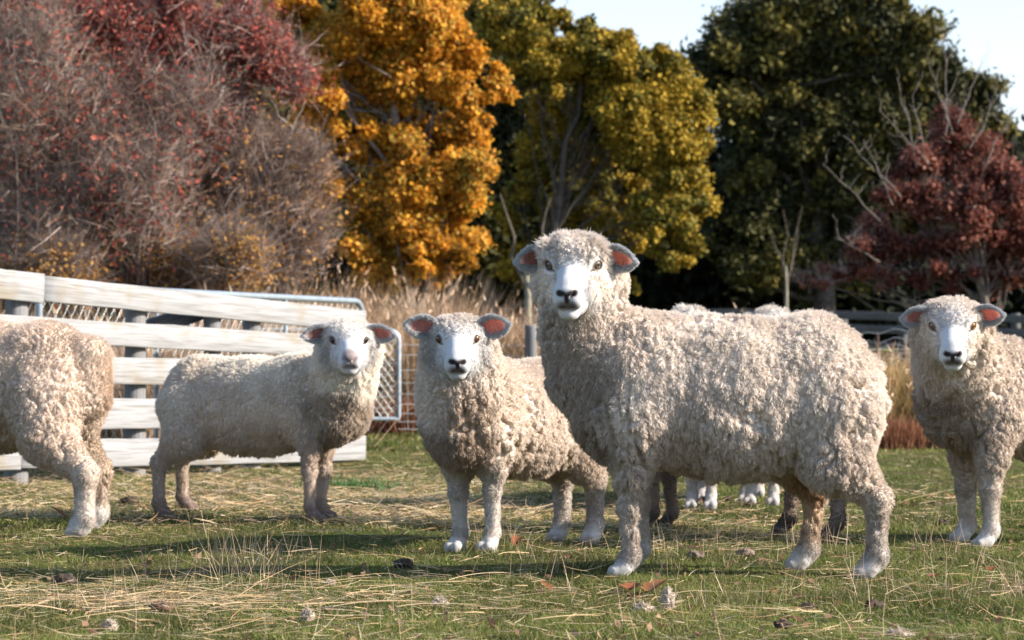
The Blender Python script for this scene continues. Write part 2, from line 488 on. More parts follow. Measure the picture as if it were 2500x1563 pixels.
def polygonize(prims, h):
    lo = np.array([1e9] * 3); hi = -lo
    for p in prims:
        if p.get('sub'): continue
        if p['t'] == 'c':
            for c, r in ((p['a'], p['ra']), (p['b'], p['rb'])):
                lo = np.minimum(lo, c - r); hi = np.maximum(hi, c + r)
        else:
            R = p['R']; e = np.sqrt(((R * p['r']) ** 2).sum(1))
            lo = np.minimum(lo, p['c'] - e); hi = np.maximum(hi, p['c'] + e)
    lo -= 0.04; hi += 0.04
    B = 4
    nc = np.ceil((hi - lo) / (h * B)).astype(int)
    I = np.stack(np.meshgrid(*[np.arange(n) for n in nc], indexing='ij'), -1).reshape(-1, 3)
    Cc = lo + (I + 0.5 - 0.5 / B) * h * B
    fc = field(prims, Cc)
    act = np.abs(fc) < h * B * 0.9 * 1.6
    G = np.where(fc < 0, -1.0, 1.0).astype(np.float32).reshape(nc)
    G = np.repeat(np.repeat(np.repeat(G, B, 0), B, 1), B, 2)
    IA = I[act]
    off = np.stack(np.meshgrid(*[np.arange(B)] * 3, indexing='ij'), -1).reshape(-1, 3)
    J = (IA[:, None, :] * B + off[None]).reshape(-1, 3)
    out = np.empty(len(J), np.float32)
    for s in range(0, len(J), 400000):
        out[s:s + 400000] = field(prims, lo + J[s:s + 400000] * h)
    G[J[:, 0], J[:, 1], J[:, 2]] = out
    # surface nets
    S = G < 0
    c = np.zeros(tuple(n - 1 for n in S.shape), np.uint8)
    for dx in (0, 1):
        for dy in (0, 1):
            for dz in (0, 1):
                c += S[dx:S.shape[0] - 1 + dx, dy:S.shape[1] - 1 + dy, dz:S.shape[2] - 1 + dz]
    A = np.argwhere((c > 0) & (c < 8))
    ids = np.full(c.shape, -1, np.int32); ids[A[:, 0], A[:, 1], A[:, 2]] = np.arange(len(A))
    corner = np.array([(x, y, z) for x in (0, 1) for y in (0, 1) for z in (0, 1)])
    vals = np.stack([G[A[:, 0] + k[0], A[:, 1] + k[1], A[:, 2] + k[2]] for k in corner], 1)
    acc = np.zeros((len(A), 3)); cnt = np.zeros(len(A))
    for i in range(8):
        for j in range(i + 1, 8):
            if np.abs(corner[i] - corner[j]).sum() != 1: continue
            a, b = vals[:, i], vals[:, j]
            m = (a < 0) != (b < 0)
            t = np.where(m, a / np.where(m, a - b, 1), 0)
            acc += np.where(m[:, None], corner[i] + t[:, None] * (corner[j] - corner[i]), 0); cnt += m
    V = lo + (A + acc / cnt[:, None]) * h
    Q = []
    for ax in range(3):
        sl0 = [slice(1, n - 1) for n in S.shape]; sl0[ax] = slice(0, S.shape[ax] - 1)
        sl1 = list(sl0); sl1[ax] = slice(1, S.shape[ax])
        a = S[tuple(sl0)]; b = S[tuple(sl1)]
        E = np.argwhere(a != b)
        flip = a[E[:, 0], E[:, 1], E[:, 2]]
        base = E.copy()
        for q in range(3):
            if q != ax: base[:, q] += 1
        u, v = [(1, 2), (2, 0), (0, 1)][ax]
        def cell(du, dv):
            k = base.copy(); k[:, u] += du; k[:, v] += dv
            return ids[k[:, 0], k[:, 1], k[:, 2]]
        q4 = np.stack([cell(-1, -1), cell(0, -1), cell(0, 0), cell(-1, 0)], 1)
        q4[~flip] = q4[~flip][:, ::-1]
        Q.append(q4)
    Q = np.concatenate(Q); Q = Q[(Q >= 0).all(1)]
    return V.astype(np.float32), Q

def vnormals(V, Q):
    n = np.cross(V[Q[:, 2]] - V[Q[:, 0]], V[Q[:, 3]] - V[Q[:, 1]])
    N = np.stack([sum(np.bincount(Q[:, k], n[:, a], len(V)) for k in range(4)) for a in range(3)], 1)
    return N / (np.linalg.norm(N, axis=1)[:, None] + 1e-12)

# ------------------------------------------------------------------ sheep
def unit(v): v = np.asarray(v, float); return v / np.linalg.norm(v)

WHITE = (0.57, 0.57, 0.575)

def ear_mesh(base, d, nrm, L, W, flip, inner, parent, fringe):
    """cupped leaf-shaped ear: base point, direction, facing normal"""
    d = unit(d); nrm = unit(np.asarray(nrm, float) - d * np.dot(nrm, d)); wv = np.cross(nrm, d)
    nu, nv = 22, 15
    V = []; C = []
    for side in (1, -1):
        for i in range(nu):
            u = i / (nu - 1)
            hw = W * (0.42 * (1 - u) ** 1.5 + 0.98 * math.sin(math.pi * min(1, u * 0.93 + 0.02)) ** 0.8) * 0.5
            if u > 0.86: hw *= math.sqrt(max(0.0, 1 - ((u - 0.86) / 0.145) ** 2)) * 0.97 + 0.03
            cup = 0.22 * W * (1 - 0.45 * u)
            for j in range(nv):
                v = j / (nv - 1) * 2 - 1
                th = 0.0035 * (1 - abs(v) ** 3) * (1 - 0.6 * u) + 0.0006
                p = base + d * (L * u) + wv * (hw * v * (1 - 0.10 * (1 - u))) - nrm * (cup * (1 - v * v) * (0.4 + 0.6 * math.sin(math.pi * min(1, u + 0.12)))) \
                    - d * 0 + nrm * side * th - np.array([0, 0, 1]) * 0.012 * u * u
                V.append(p)
                rim = max(abs(v) ** 1.8, (u - 0.5) / 0.5 * 1.0 if u > 0.5 else 0)
                rim = sstep(0.50, 0.95, np.array(rim))
                ci = np.array(inner) * (1 - rim) * (0.75 + 0.5 * ghash(np.array([[i * 3, j * 2, 1]]))[0]) + np.array((0.92, 0.90, 0.88)) * rim
                C.append(ci if side > 0 else np.array((0.72, 0.67, 0.62)))
    F = []
    for s in (0, 1):
        o = s * nu * nv
        for i in range(nu - 1):
            for j in range(nv - 1):
                q = [o + i * nv + j, o + i * nv + j + 1, o + (i + 1) * nv + j + 1, o + (i + 1) * nv + j]
                F.append(q if (s == 0) else q[::-1])
    n1 = nu * nv
    border = [i * nv for i in range(nu)] + [(nu - 1) * nv + j for j in range(1, nv)] + [i * nv + nv - 1 for i in range(nu - 2, -1, -1)]
    for a, b in zip(border[:-1], border[1:]):
        F.append([b, a, a + n1, b + n1])
    V = np.array(V); C = np.array(C)
    e = mesh('ear', V, np.array(F), M_ear, parent, col=C, smooth=True)
    # fringe of hair on the rim and short hair on the back
    rng = np.random.default_rng(int(abs(base[0]) * 1000))
    bi = np.array(border); n = fringe
    k = rng.integers(0, len(bi), n)
    P0 = V[bi[k]] + rng.normal(size=(n, 3)) * 0.002
    out = V[bi[k]] - (base + d * L * 0.5); out /= np.linalg.norm(out, axis=1)[:, None]
    D = out * 0.8 + d * 0.5 + rng.normal(size=(n, 3)) * 0.35; D /= np.linalg.norm(D, axis=1)[:, None]
    Lh = rng.uniform(0.003, 0.012, n)[:, None]
    P = np.stack([P0 - D * 0.002, P0 + D * Lh * 0.5, P0 + D * Lh + np.array([0, 0, -0.15]) * Lh], 1)
    c = np.array(WHITE) * rng.uniform(0.8, 1.05, n)[:, None]
    # inner ear hair
    m = n // 5
    i = rng.integers(2, nu - 3, m); j = np.where(rng.random(m) < 0.5, rng.integers(0, 3, m), rng.integers(nv - 3, nv, m))
    Q0 = V[i * nv + j]; D = nrm * 0.5 + d * 0.6 + rng.normal(size=(m, 3)) * 0.3; D /= np.linalg.norm(D, axis=1)[:, None]
    Q = np.stack([Q0, Q0 + D * 0.006, Q0 + D * 0.011], 1)
    hair('ear_fringe', np.concatenate([P, Q]), np.array([0.0007, 0.0006, 0.0002]), np.concatenate([c, c[:m] * 0.9]), M_wool, e)
    return e

def sheep(label, front, rear, zb, zl, hw, head, hyaw, hpitch, feet, wool=(0.60, 0.51, 0.41), hs=1.0, ruff=0.12, neck=0.15,
          res=0.005, nh=100000, hl=0.022, cap=(0.075, 0.065, 0.045), capfw=0.0, capl=0.030, cheekwool=0.0, legw=(0.075, 0.042, 0.032), hlegw=(0.115, 0.055, 0.038),
          face=WHITE, inner=(0.42, 0.15, 0.12), nose=(0.045, 0.035, 0.035), muzzle=None, eyec=(0.16, 0.08, 0.03), paint=(), lump=0.011, cell=0.028,
          legcol=(0.58, 0.52, 0.46), footcol=(0.56, 0.55, 0.54), ears=((0.1, 0.25), (0.1, 0.25)), earL=0.098, earW=0.062, group='sheep standing in the paddock', seed=1, chest_x=0.0,
          rump_x=0.0, extra=(), headon=True, knee=0.0, rad=0.0006, clump=0.38, tail=True, folds=0.010, crz=0.021, brisk=0.0, neckf=0.0, nk=0.09, capz=0.0, jaw=1.0, stretch=(1.05, 1.05, 0.5), legfuzz=0.45, hw_r=1.0):
    rng = np.random.default_rng(seed)
    front = np.array(front, float); rear = np.array(rear, float)
    mid = (front + rear) / 2
    f = np.array([*(front - rear), 0.0]); h = np.linalg.norm(f) / 2; f = unit(f)
    l = np.array([-f[1], f[0], 0.0]); up = np.array([0, 0, 1.0])
    def B(a, b, z): return np.array([mid[0], mid[1], 0]) + f * a + l * b + up * z
    RB = np.stack([f, l, up], 1)
    zb2, zl2, hw2 = zb - 0.026, zl + 0.020, hw - 0.018
    zc = (zb2 + zl2) / 2; rz = (zb2 - zl2) / 2
    prims = []
    def cap_(a, b, ra, rb, k=0.05, wl=1.0, col=wool, **q): prims.append(dict(t='c', a=np.asarray(a, float), b=np.asarray(b, float), ra=ra, rb=rb, k=k, w=wl, col=col, **q))
    def ell(c, r, R=RB, k=0.05, wl=1.0, col=wool, **q): prims.append(dict(t='e', c=np.asarray(c, float), r=np.asarray(r, float), R=R, k=k, w=wl, col=col, **q))
    # trunk
    ell(B(0, 0, zc), (h * 1.12, hw2, rz))
    ell(B(h * 0.88, 0, zc + 0.005), (0.20 + chest_x, hw2 * 0.90, rz * 0.98), k=0.08)
    ell(B(-h * 0.80, 0, zc + 0.02), (0.185 + rump_x, hw2 * 0.93 * hw_r, rz * 0.93), k=0.08)
    ell(B(0, 0, zc - 0.03), (h * 0.9, hw2 * 0.9, rz * 0.98), k=0.06)
    ell(B(h + 0.11 + chest_x + brisk, 0, zl2 + rz * 0.75), (0.10, hw2 * 0.58, rz * 0.55), k=0.10)
    ell(B(h + 0.02, 0, zb2 - 0.11), (0.15, hw2 * 0.62, 0.11), k=0.09)
    # legs
    for key, sx in (('fl', 1), ('fr', -1)):
        if key not in feet: continue
        X, Y = feet[key][:2]
        g = float(gz(X, Y)); F0 = np.array([X, Y, g])
        top = B(h * 0.98, sx * hw2 * 0.50, zl2 + 0.13)
        kn = F0 + up * (0.205 + knee) + f * 0.004; kn = kn * 0.85 + (np.array([top[0], top[1], kn[2]])) * 0.15
        fet = F0 + up * 0.062 - f * 0.006
        cap_(top, top * 0.3 + kn * 0.7 + up * 0.03, legw[0], legw[1] * 1.35, k=0.06)
        cap_(top * 0.3 + kn * 0.7 + up * 0.03, kn, legw[1] * 1.3, legw[1], k=0.04, wl=0.75, col=legcol or wool)
        cap_(kn - up * 0.015, fet, legw[1] * 0.93, legw[2], k=0.02, wl=legfuzz, col=legcol or wool)
        foot_(cap_, ell, fet, F0, f, l, up, legw[2], footcol, RB)
    for key, sx in (('rl', 1), ('rr', -1)):
        if key not in feet: continue
        X, Y = feet[key][:2]
        g = float(gz(X, Y)); F0 = np.array([X, Y, g])
        hip = B(-h * 0.92, sx * hw2 * 0.45, zl2 + 0.15)
        sti = np.array([F0[0], F0[1], 0]) * 0.45 + B(-h * 0.92, sx * hw2 * 0.50, 0) * 0.55 + f * 0.055 + up * (zl2 + 0.035)
        hock = F0 + up * (0.225 + knee) - f * 0.022; hock = hock * 0.9 + np.array([hip[0], hip[1], hock[2]]) * 0.1
        fet = F0 + up * 0.062 - f * 0.008
        cap_(hip, sti, hlegw[0], hlegw[0] * 0.72, k=0.07)
        cap_(sti, hock, hlegw[0] * 0.66, hlegw[1], k=0.05, wl=0.9)
        cap_(hock, fet, hlegw[1] * 0.93, hlegw[2], k=0.03, wl=max(legfuzz, 0.5), col=legcol or wool)
        foot_(cap_, ell, fet, F0, f, l, up, hlegw[2], footcol, RB)
    if tail:
        cap_(B(-h * 0.8 - 0.175 - rump_x, 0, zb2 - 0.16), B(-h * 0.8 - 0.20 - rump_x, 0, zb2 - 0.25), 0.045, 0.030, k=0.03)
    for e in extra:
        if e[0] == 'c': cap_(B(*e[1]), B(*e[2]), e[3], e[4], k=e[5] if len(e) > 5 else 0.05)
        else: ell(B(*e[1]), e[2], k=e[3] if len(e) > 3 else 0.05)
    spheres = []   # painted marks: centre, radius(3), R, colour, wool or None
    if headon:
        O = np.asarray(head, float)
        tocam = unit(np.array([-O[0], -O[1], 0.0]))
        cy, sy = math.cos(hyaw), math.sin(hyaw)
        hx0 = np.array([tocam[0] * cy - tocam[1] * sy, tocam[0] * sy + tocam[1] * cy, 0])
        hxv = hx0 * math.cos(hpitch) - up * math.sin(hpitch)
        hy = np.cross(up, hx0); hz = np.cross(hxv, hy)
        RH = np.stack([hxv, hy, hz], 1)
        def Hd(x, y, z):
            if z < -0.04: z = -0.04 + (z + 0.04) * jaw
            return O + hs * (hxv * x + hy * y + hz * z)
        q = hs
        # neck
        n0 = B(h * 0.95 + neckf, 0, zb2 - 0.17)
        nb = Hd(-0.105, 0, -0.075)
        mid_n = (n0 * 0.5 + nb * 0.5)
        cap_(n0, mid_n, neck * 1.08, neck, k=nk)
        cap_(mid_n, nb, neck, ruff * 0.93, k=min(nk, 0.06))
        ell(Hd(-0.084, 0, -0.058), (0.060 * q, ruff, ruff * 0.92), R=RH, k=0.05)
        fz = 0.10
        K = 0.020
        ell(Hd(-0.030, 0, -0.008), np.array([.085, .068, .066]) * q, R=RH, k=K, wl=fz, col=face)
        cap_(Hd(0, 0, -0.016), Hd(0.118, 0, -0.030), .047 * q, .034 * q, k=K, wl=fz, col=face)
        for s in (1, -1):
            ell(Hd(-0.008, s * 0.030, -0.062), np.array([.072, .044, .060]) * q, R=RH, k=0.011, wl=fz * 2, col=face)
            ell(Hd(0.0, s * 0.050, 0.008), np.array([.026, .019, .020]) * q, R=RH, k=0.014, wl=fz, col=face)
            ell(Hd(0.139, s * 0.016, -0.060), np.array([.025, .026, .024]) * q, R=RH, k=0.012, wl=fz * .6, col=face)
        cap_(Hd(0.0, 0, -0.090), Hd(0.118, 0, -0.078), .046 * q, .026 * q, k=K, wl=fz, col=face)
        ell(Hd(0.130, 0, -0.042), np.array([.036, .041, .034]) * q, R=RH, k=0.016, wl=fz * .6, col=face)
        ell(Hd(0.125, 0, -0.090), np.array([.030, .029, .021]) * q, R=RH, k=0.012, wl=fz, col=face)
        ell(Hd(0.158, 0, -0.036), np.array([.010, .024, .013]) * q, R=RH, k=0.010, wl=0, col=face)
        # wool on the poll
        ell(Hd(-0.045 + capfw, 0, 0.026 + capz), np.array(cap) * q, R=RH, k=0.020, wl=1.25)
        for s in (1, -1):
            ell(Hd(-0.060, s * 0.055, -0.005), np.array([.045, .045, .050]) * q, R=RH, k=0.02, wl=0.7, col=wool if cheekwool else face)
            if cheekwool:
                ell(Hd(-0.030, s * 0.060, -0.040), np.array([.050, .036, .060]) * q * cheekwool, R=RH, k=0.015, wl=0.6)
        # eye sockets, nostrils, mouth
        eyes = []
        for s in (1, -1):
            ec = Hd(0.006, s * 0.0595, 0.004)
            eyes.append(ec)
            prims.append(dict(t='e', c=Hd(0.010, s * 0.066, 0.003), r=np.array([.014, .010, .0105]) * q, R=RH, k=0.006, w=0, col=face, sub=True))
            a, b = Hd(0.163, s * 0.009, -0.046), Hd(0.160, s * 0.027, -0.031)
            prims.append(dict(t='c', a=a, b=b, ra=.0040 * q, rb=.0052 * q, k=0.004, w=0, col=nose, sub=True))
            a, b = Hd(0.170, 0, -0.073), Hd(0.132, s * 0.036, -0.066)
            prims.append(dict(t='c', a=a, b=b, ra=.0034 * q, rb=.003 * q, k=0.003, w=0, col=nose, sub=True))
            spheres.append((Hd(0.162, s * 0.016, -0.038), np.array([.020, .0175, .0105]) * q, RH, nose, 0, 0.35))
            spheres.append((Hd(0.010, s * 0.062, 0.004), np.array([.023, .024, .0185]) * q, RH, (0.085, 0.062, 0.052), 0.0, 0.3))
            spheres.append((Hd(0.030, s * 0.056, -0.008), np.array([.013, .010, .004]) * q, RH, (0.12, 0.09, 0.075), 0.0, 0.4))
            mc = muzzle or (0.15, 0.125, 0.12)
            spheres.append((Hd(0.153, s * 0.010, -0.066), np.array([.026, .021, .017]) * q, RH, mc, 0.02, 0.55))
        if not cheekwool:
            for s in (1, -1): spheres.insert(0, (Hd(-0.020, s * 0.085, -0.060), np.array([.075, .036, .060]) * q, RH, np.array(face) * np.array((0.93, 0.88, 0.83)), None, 0.8))
        if cheekwool:
            for s in (1, -1): spheres.insert(0, (Hd(0.005, s * 0.074, -0.050), np.array([.085, .038, .060]) * q, RH, wool, 0.5, 0.45))
        spheres.append((Hd(0.168, 0, -0.050), np.array([.022, .0085, .018]) * q, RH, nose, 0, 0.35))
        if muzzle: spheres.append((Hd(0.150, 0, -0.038), np.array([.034, .036, .040]) * q, RH, muzzle, 0.03, 0.35))
        prims.append(dict(t='c', a=Hd(0.168, 0, -0.05), b=Hd(0.166, 0, -0.072), ra=.0022 * q, rb=.0028 * q, k=0.002, w=0, col=nose, sub=True))
    V, Q = polygonize(prims, res)
    # attributes
    X = V.astype(float)
    D = np.stack([prim_d(p, X) if not p.get('sub') else np.full(len(X), 1.0) for p in prims], 1).astype(np.float32)
    dm = D.min(1, keepdims=True)
    Wt = np.exp(-(D - dm) / 0.010); Wt /= Wt.sum(1, keepdims=True)
    W = Wt @ np.array([p['w'] for p in prims]); C = Wt @ np.array([p['col'] for p in prims], float)
    low = None
    for (c, r, R, colr, wl, soft) in spheres:
        k0 = np.sqrt(((((X - c) @ R) / r) ** 2).sum(1))
        t = 1 - sstep(1 - soft, 1 + soft * 0.6, k0)
        C = C * (1 - t[:, None]) + np.array(colr) * t[:, None]
        if wl is not None: W = W * (1 - t) + wl * t
    nz = fbm(X * 14, seed + 40, 3)
    for (c, r, colr, amt) in paint:  # wool stains and dirt, plus chest shade put into the colour
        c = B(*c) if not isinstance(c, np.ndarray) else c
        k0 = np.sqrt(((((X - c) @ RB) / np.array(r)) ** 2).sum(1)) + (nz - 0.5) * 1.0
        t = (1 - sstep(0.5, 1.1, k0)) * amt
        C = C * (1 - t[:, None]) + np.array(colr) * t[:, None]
    mott = sstep(0.42, 0.68, fbm(X * 6 + 5, seed + 80, 3))[:, None] * 0.30 * np.clip(W, 0, 1)[:, None]
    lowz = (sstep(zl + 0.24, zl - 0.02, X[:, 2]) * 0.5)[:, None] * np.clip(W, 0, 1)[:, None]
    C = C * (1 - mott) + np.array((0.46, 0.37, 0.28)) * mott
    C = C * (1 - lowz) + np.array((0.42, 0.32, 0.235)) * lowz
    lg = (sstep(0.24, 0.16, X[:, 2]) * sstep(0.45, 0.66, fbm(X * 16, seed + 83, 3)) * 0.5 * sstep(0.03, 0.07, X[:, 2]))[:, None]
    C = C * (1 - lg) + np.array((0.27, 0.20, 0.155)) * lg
    fm = (np.clip(1 - W * 3, 0, 1) * sstep(0.45, 0.75, fbm(X * 45, seed + 81, 3)) * 0.35)[:, None]
    C = C * (1 - fm) + C * np.array((0.80, 0.70, 0.66)) * fm
    N = vnormals(V, Q)
    # low folds and locks
    Xl = (X - np.array([mid[0], mid[1], 0])) @ RB
    big = fbm(Xl * np.array([9, 9, 3.0]), seed, 2) - 0.5
    big2 = fbm(Xl * np.array([13, 13, 10.0]) + 9, seed + 3, 2) - 0.5
    lowW = np.clip(W, 0, 1)
    V = V + (N * (lowW * (big * folds * 2.0 + big2 * folds * 1.6))[:, None]).astype(np.float32)
    warp = np.stack([vnoise(Xl * 24, seed + 7), vnoise(Xl * 24, seed + 8), vnoise(Xl * 24, seed + 9)], 1) * 1.6 - 0.8
    sc3 = np.array(stretch) / cell
    Pw = (Xl + warp * cell * 0.9) * sc3
    F1, F2, Cw, ID = worley(Pw, seed + 11)
    edge = F2 - F1
    e_ = np.clip(edge / 0.5, 0, 1); dome = (1 - (1 - e_) ** 2.2) * (1 - 0.35 * F1)
    amp = lump * (0.6 + 0.9 * sstep(0.3, 0.7, fbm(Xl * 7, seed + 60, 2)))
    cn = vnoise(Xl * np.array([15, 15, 4.5]) + (warp * 0.8), seed + 70)
    cn2 = vnoise(Xl * np.array([26, 26, 11]) + (warp * 0.8), seed + 71)
    cm = sstep(0.42, 0.62, fbm(Xl * 5 + 3, seed + 72, 2))
    crease = (np.exp(-((cn - 0.5) / 0.055) ** 2) * 1.0 + np.exp(-((cn2 - 0.5) / 0.06) ** 2) * 0.45) * (0.25 + 0.75 * cm)
    CRS = np.clip(crease, 0, 1) * lowW
    V = V - (N * (lowW ** 2 * crease * crz)[:, None]).astype(np.float32)
    V = V + (N * (lowW ** 1.5 * amp * (dome - 0.35))[:, None]).astype(np.float32)
    N2 = vnormals(V, Q)
    org = np.array([mid[0], mid[1], 0.0])
    root = empty('sheep', org)
    tag(root, label, 'sheep', group)
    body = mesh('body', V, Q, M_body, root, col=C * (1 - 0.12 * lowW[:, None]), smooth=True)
    if headon:
        for ec, s in zip(eyes, (1, -1)):
            rr = 0.0158 * q
            EV = []; EF = []; nu, nv = 14, 20
            ax = unit(hxv * 0.62 + hy * s * 0.78 + hz * 0.05)
            t1 = unit(np.cross(ax, hz)); t2 = np.cross(t1, ax)
            EC = []
            for i in range(nu + 1):
                a = math.pi * i / nu
                for j in range(nv):
                    b = 2 * math.pi * j / nv
                    lx, ly = math.sin(a) * math.cos(b), math.sin(a) * math.sin(b)
                    EV.append(ec + rr * (ax * math.cos(a) + t1 * lx + t2 * ly))
                    pupil = math.cos(a) > 0.6 and abs(ly) < 0.20 and abs(lx) < 0.42
                    EC.append((0.006, 0.005, 0.005) if pupil else (eyec if a < 0.85 else (0.05, 0.03, 0.025)))
            for i in range(nu):
                for j in range(nv):
                    EF.append([i * nv + j, i * nv + (j + 1) % nv, (i + 1) * nv + (j + 1) % nv, (i + 1) * nv + j][::-1])
            mesh('eye', np.array(EV), np.array(EF), M_eye, root, col=np.array(EC), smooth=True)
        for s, (fwd, upw) in zip((1, -1), ears):
            eb = Hd(-0.045, s * 0.070, 0.022 if not cheekwool else 0.014)
            d = hy * s * 1.0 + hz * upw + hxv * fwd
            nrm = hxv * 0.95 - hy * s * 0.30 - hz * 0.10
            ear_mesh(eb, d, nrm, earL * q, earW * q, s, inner, root, max(120, int(nh * 0.012)))
    # ---- fleece fibres
    tri = np.concatenate([Q[:, [0, 1, 2]], Q[:, [0, 2, 3]]])
    a3 = np.linalg.norm(np.cross(V[tri[:, 1]] - V[tri[:, 0]], V[tri[:, 2]] - V[tri[:, 0]]), axis=1)
    wt = W[tri].mean(1)
    # only where light or lens can find it: skip nothing, weight by wool
    pr = a3 * np.clip(wt * 3 + 0.5 * (wt > 0.02), 0, 1.0); pr = pr / pr.sum()
    t = rng.choice(len(tri), nh, p=pr)
    u, v = rng.random(nh), rng.random(nh)
    m = u + v > 1; u[m], v[m] = 1 - u[m], 1 - v[m]
    bc = np.stack([1 - u - v, u, v], 1)
    def itp(A): return (A[tri[t]] * (bc[:, :, None] if A.ndim > 1 else bc)).sum(1)
    P0 = itp(V.astype(float)); Nn = itp(N); Nn /= np.linalg.norm(Nn, axis=1)[:, None]
    N2n = itp(N2); N2n /= np.linalg.norm(N2n, axis=1)[:, None]
    wv = itp(W); cv = itp(C); crv = itp(CRS)
    if headon:
        for ec in eyes:
            wv = np.where((np.linalg.norm(P0 - ec - hxv * 0.006, axis=1) < 0.027 * q) , 0.0, wv)
    ok = (wv > 0.02)
    P0, Nn, N2n, wv, cv, crv = P0[ok], Nn[ok], N2n[ok], wv[ok], cv[ok], crv[ok]; n = len(P0)
    Xl = (P0 - org) @ RB
    warp = np.stack([vnoise(Xl * 24, seed + 7), vnoise(Xl * 24, seed + 8), vnoise(Xl * 24, seed + 9)], 1) * 1.6 - 0.8
    c2 = cell * 0.5
    Pw = (Xl + warp * cell * 0.6) / c2
    F1, F2, Cw, ID = worley(Pw, seed + 21)
    Lw = org + (Cw * c2 - warp * cell * 0.6) @ RB.T       # lock centre
    off = Lw - P0; off -= Nn * (off * Nn).sum(1)[:, None]  # keep it on the surface
    k = np.linalg.norm(off, axis=1); off *= (np.minimum(k, c2) / (k + 1e-9))[:, None]
    rid = np.stack([ghash(np.stack([(ID * 1e6).astype(int) + q_, (ID * 7e5).astype(int), (ID * 3e5).astype(int)], 1), 5 + q_) for q_ in range(5)], 1)
    ldir = (rid[:, :3] - 0.5) * 1.0
    down = np.array([0, 0, -1.0]); dt = down - Nn * (Nn @ down)[:, None]
    back = -f - Nn * (Nn @ -f)[:, None]
    thin = np.clip(wv / 0.3, 0, 1)[:, None]
    comb = dt * (0.35 + 0.55 * (1 - thin)) + back * 0.18
    Dv = (Nn * 0.4 + N2n * 0.6) * (0.95 * thin + 0.25 * (1 - thin)) + ldir * thin * 0.40 + comb + rng.normal(size=(n, 3)) * 0.16
    Dv /= np.linalg.norm(Dv, axis=1)[:, None]
    L = hl * np.clip(wv, 0.16, None) * (0.65 + 0.7 * rid[:, 3]) * rng.uniform(0.7, 1.15, n)
    cl_x = sstep(0.95, 1.10, wv)
    L = np.where((wv > 0.17) & (wv < 0.6), np.maximum(L, 0.0065 * rng.uniform(0.6, 1.2, n)), L)
    L = np.where(wv > 1.0, L * (1 + (capl / hl - 1) * sstep(0.95, 1.10, wv)), L)
    L = L * (1 - 0.85 * crv)
    frizz = rng.random(n) < 0.03
    L = np.where(frizz & (wv > 0.4), L * 1.35, L)
    cl = (clump + 0.3 * cl_x) * np.clip(wv * 1.5, 0, 1) * np.where(frizz, 0.2, 1)
    side = np.cross(Dv, rng.normal(size=(n, 3))); side /= np.linalg.norm(side, axis=1)[:, None]
    ph = rid[:, 4] * 6.28 + rng.normal(size=n) * 0.5
    K = 5; rows = []
    for i in range(K):
        s = i / (K - 1)
        p = P0 - N2n * 0.001 + Dv * (L * s)[:, None] + off * (cl * s ** 1.3)[:, None] + dt * (L * 0.22 * s * s * thin[:, 0])[:, None]
        p = p + side * (0.0011 * np.clip(wv, 0, 1) * np.sin(ph + s * 7.5) * s)[:, None]
        rows.append(p)
    P = np.stack(rows, 1)
    tone = (0.86 + 0.24 * rid[:, 3]) * rng.uniform(0.9, 1.1, n)
    hc = np.clip(cv * tone[:, None], 0, 0.86)
    rr = rad * np.array([1.0, 1.0, 0.9, 0.7, 0.3]) * np.where(wv > 0.3, 1.0, 0.6)[:, None]
    hair('fleece', P, rr, hc, M_wool, root)
    print(label[:30], 'verts', len(V), 'hair', n)
    return root

def foot_(cap_, ell, fet, F0, f, l, up, r, col, RB):
    hoof = (0.13, 0.11, 0.095)
    cap_(fet, F0 + f * 0.014 + up * 0.034, r * 1.12, r * 1.22, k=0.02, wl=0.22, col=col)
    for s in (1, -1):
        cap_(F0 + f * 0.012 + l * s * 0.013 + up * 0.028, F0 + f * 0.044 + l * s * 0.015 + up * 0.018, r * 0.80, 0.0165, k=0.010, wl=0.10, col=np.array(col) * 0.9)
        cap_(F0 + f * 0.018 + l * s * 0.014 + up * 0.011, F0 + f * 0.050 + l * s * 0.014 + up * 0.009, 0.016, 0.012, k=0.005, wl=0.0, col=hoof)

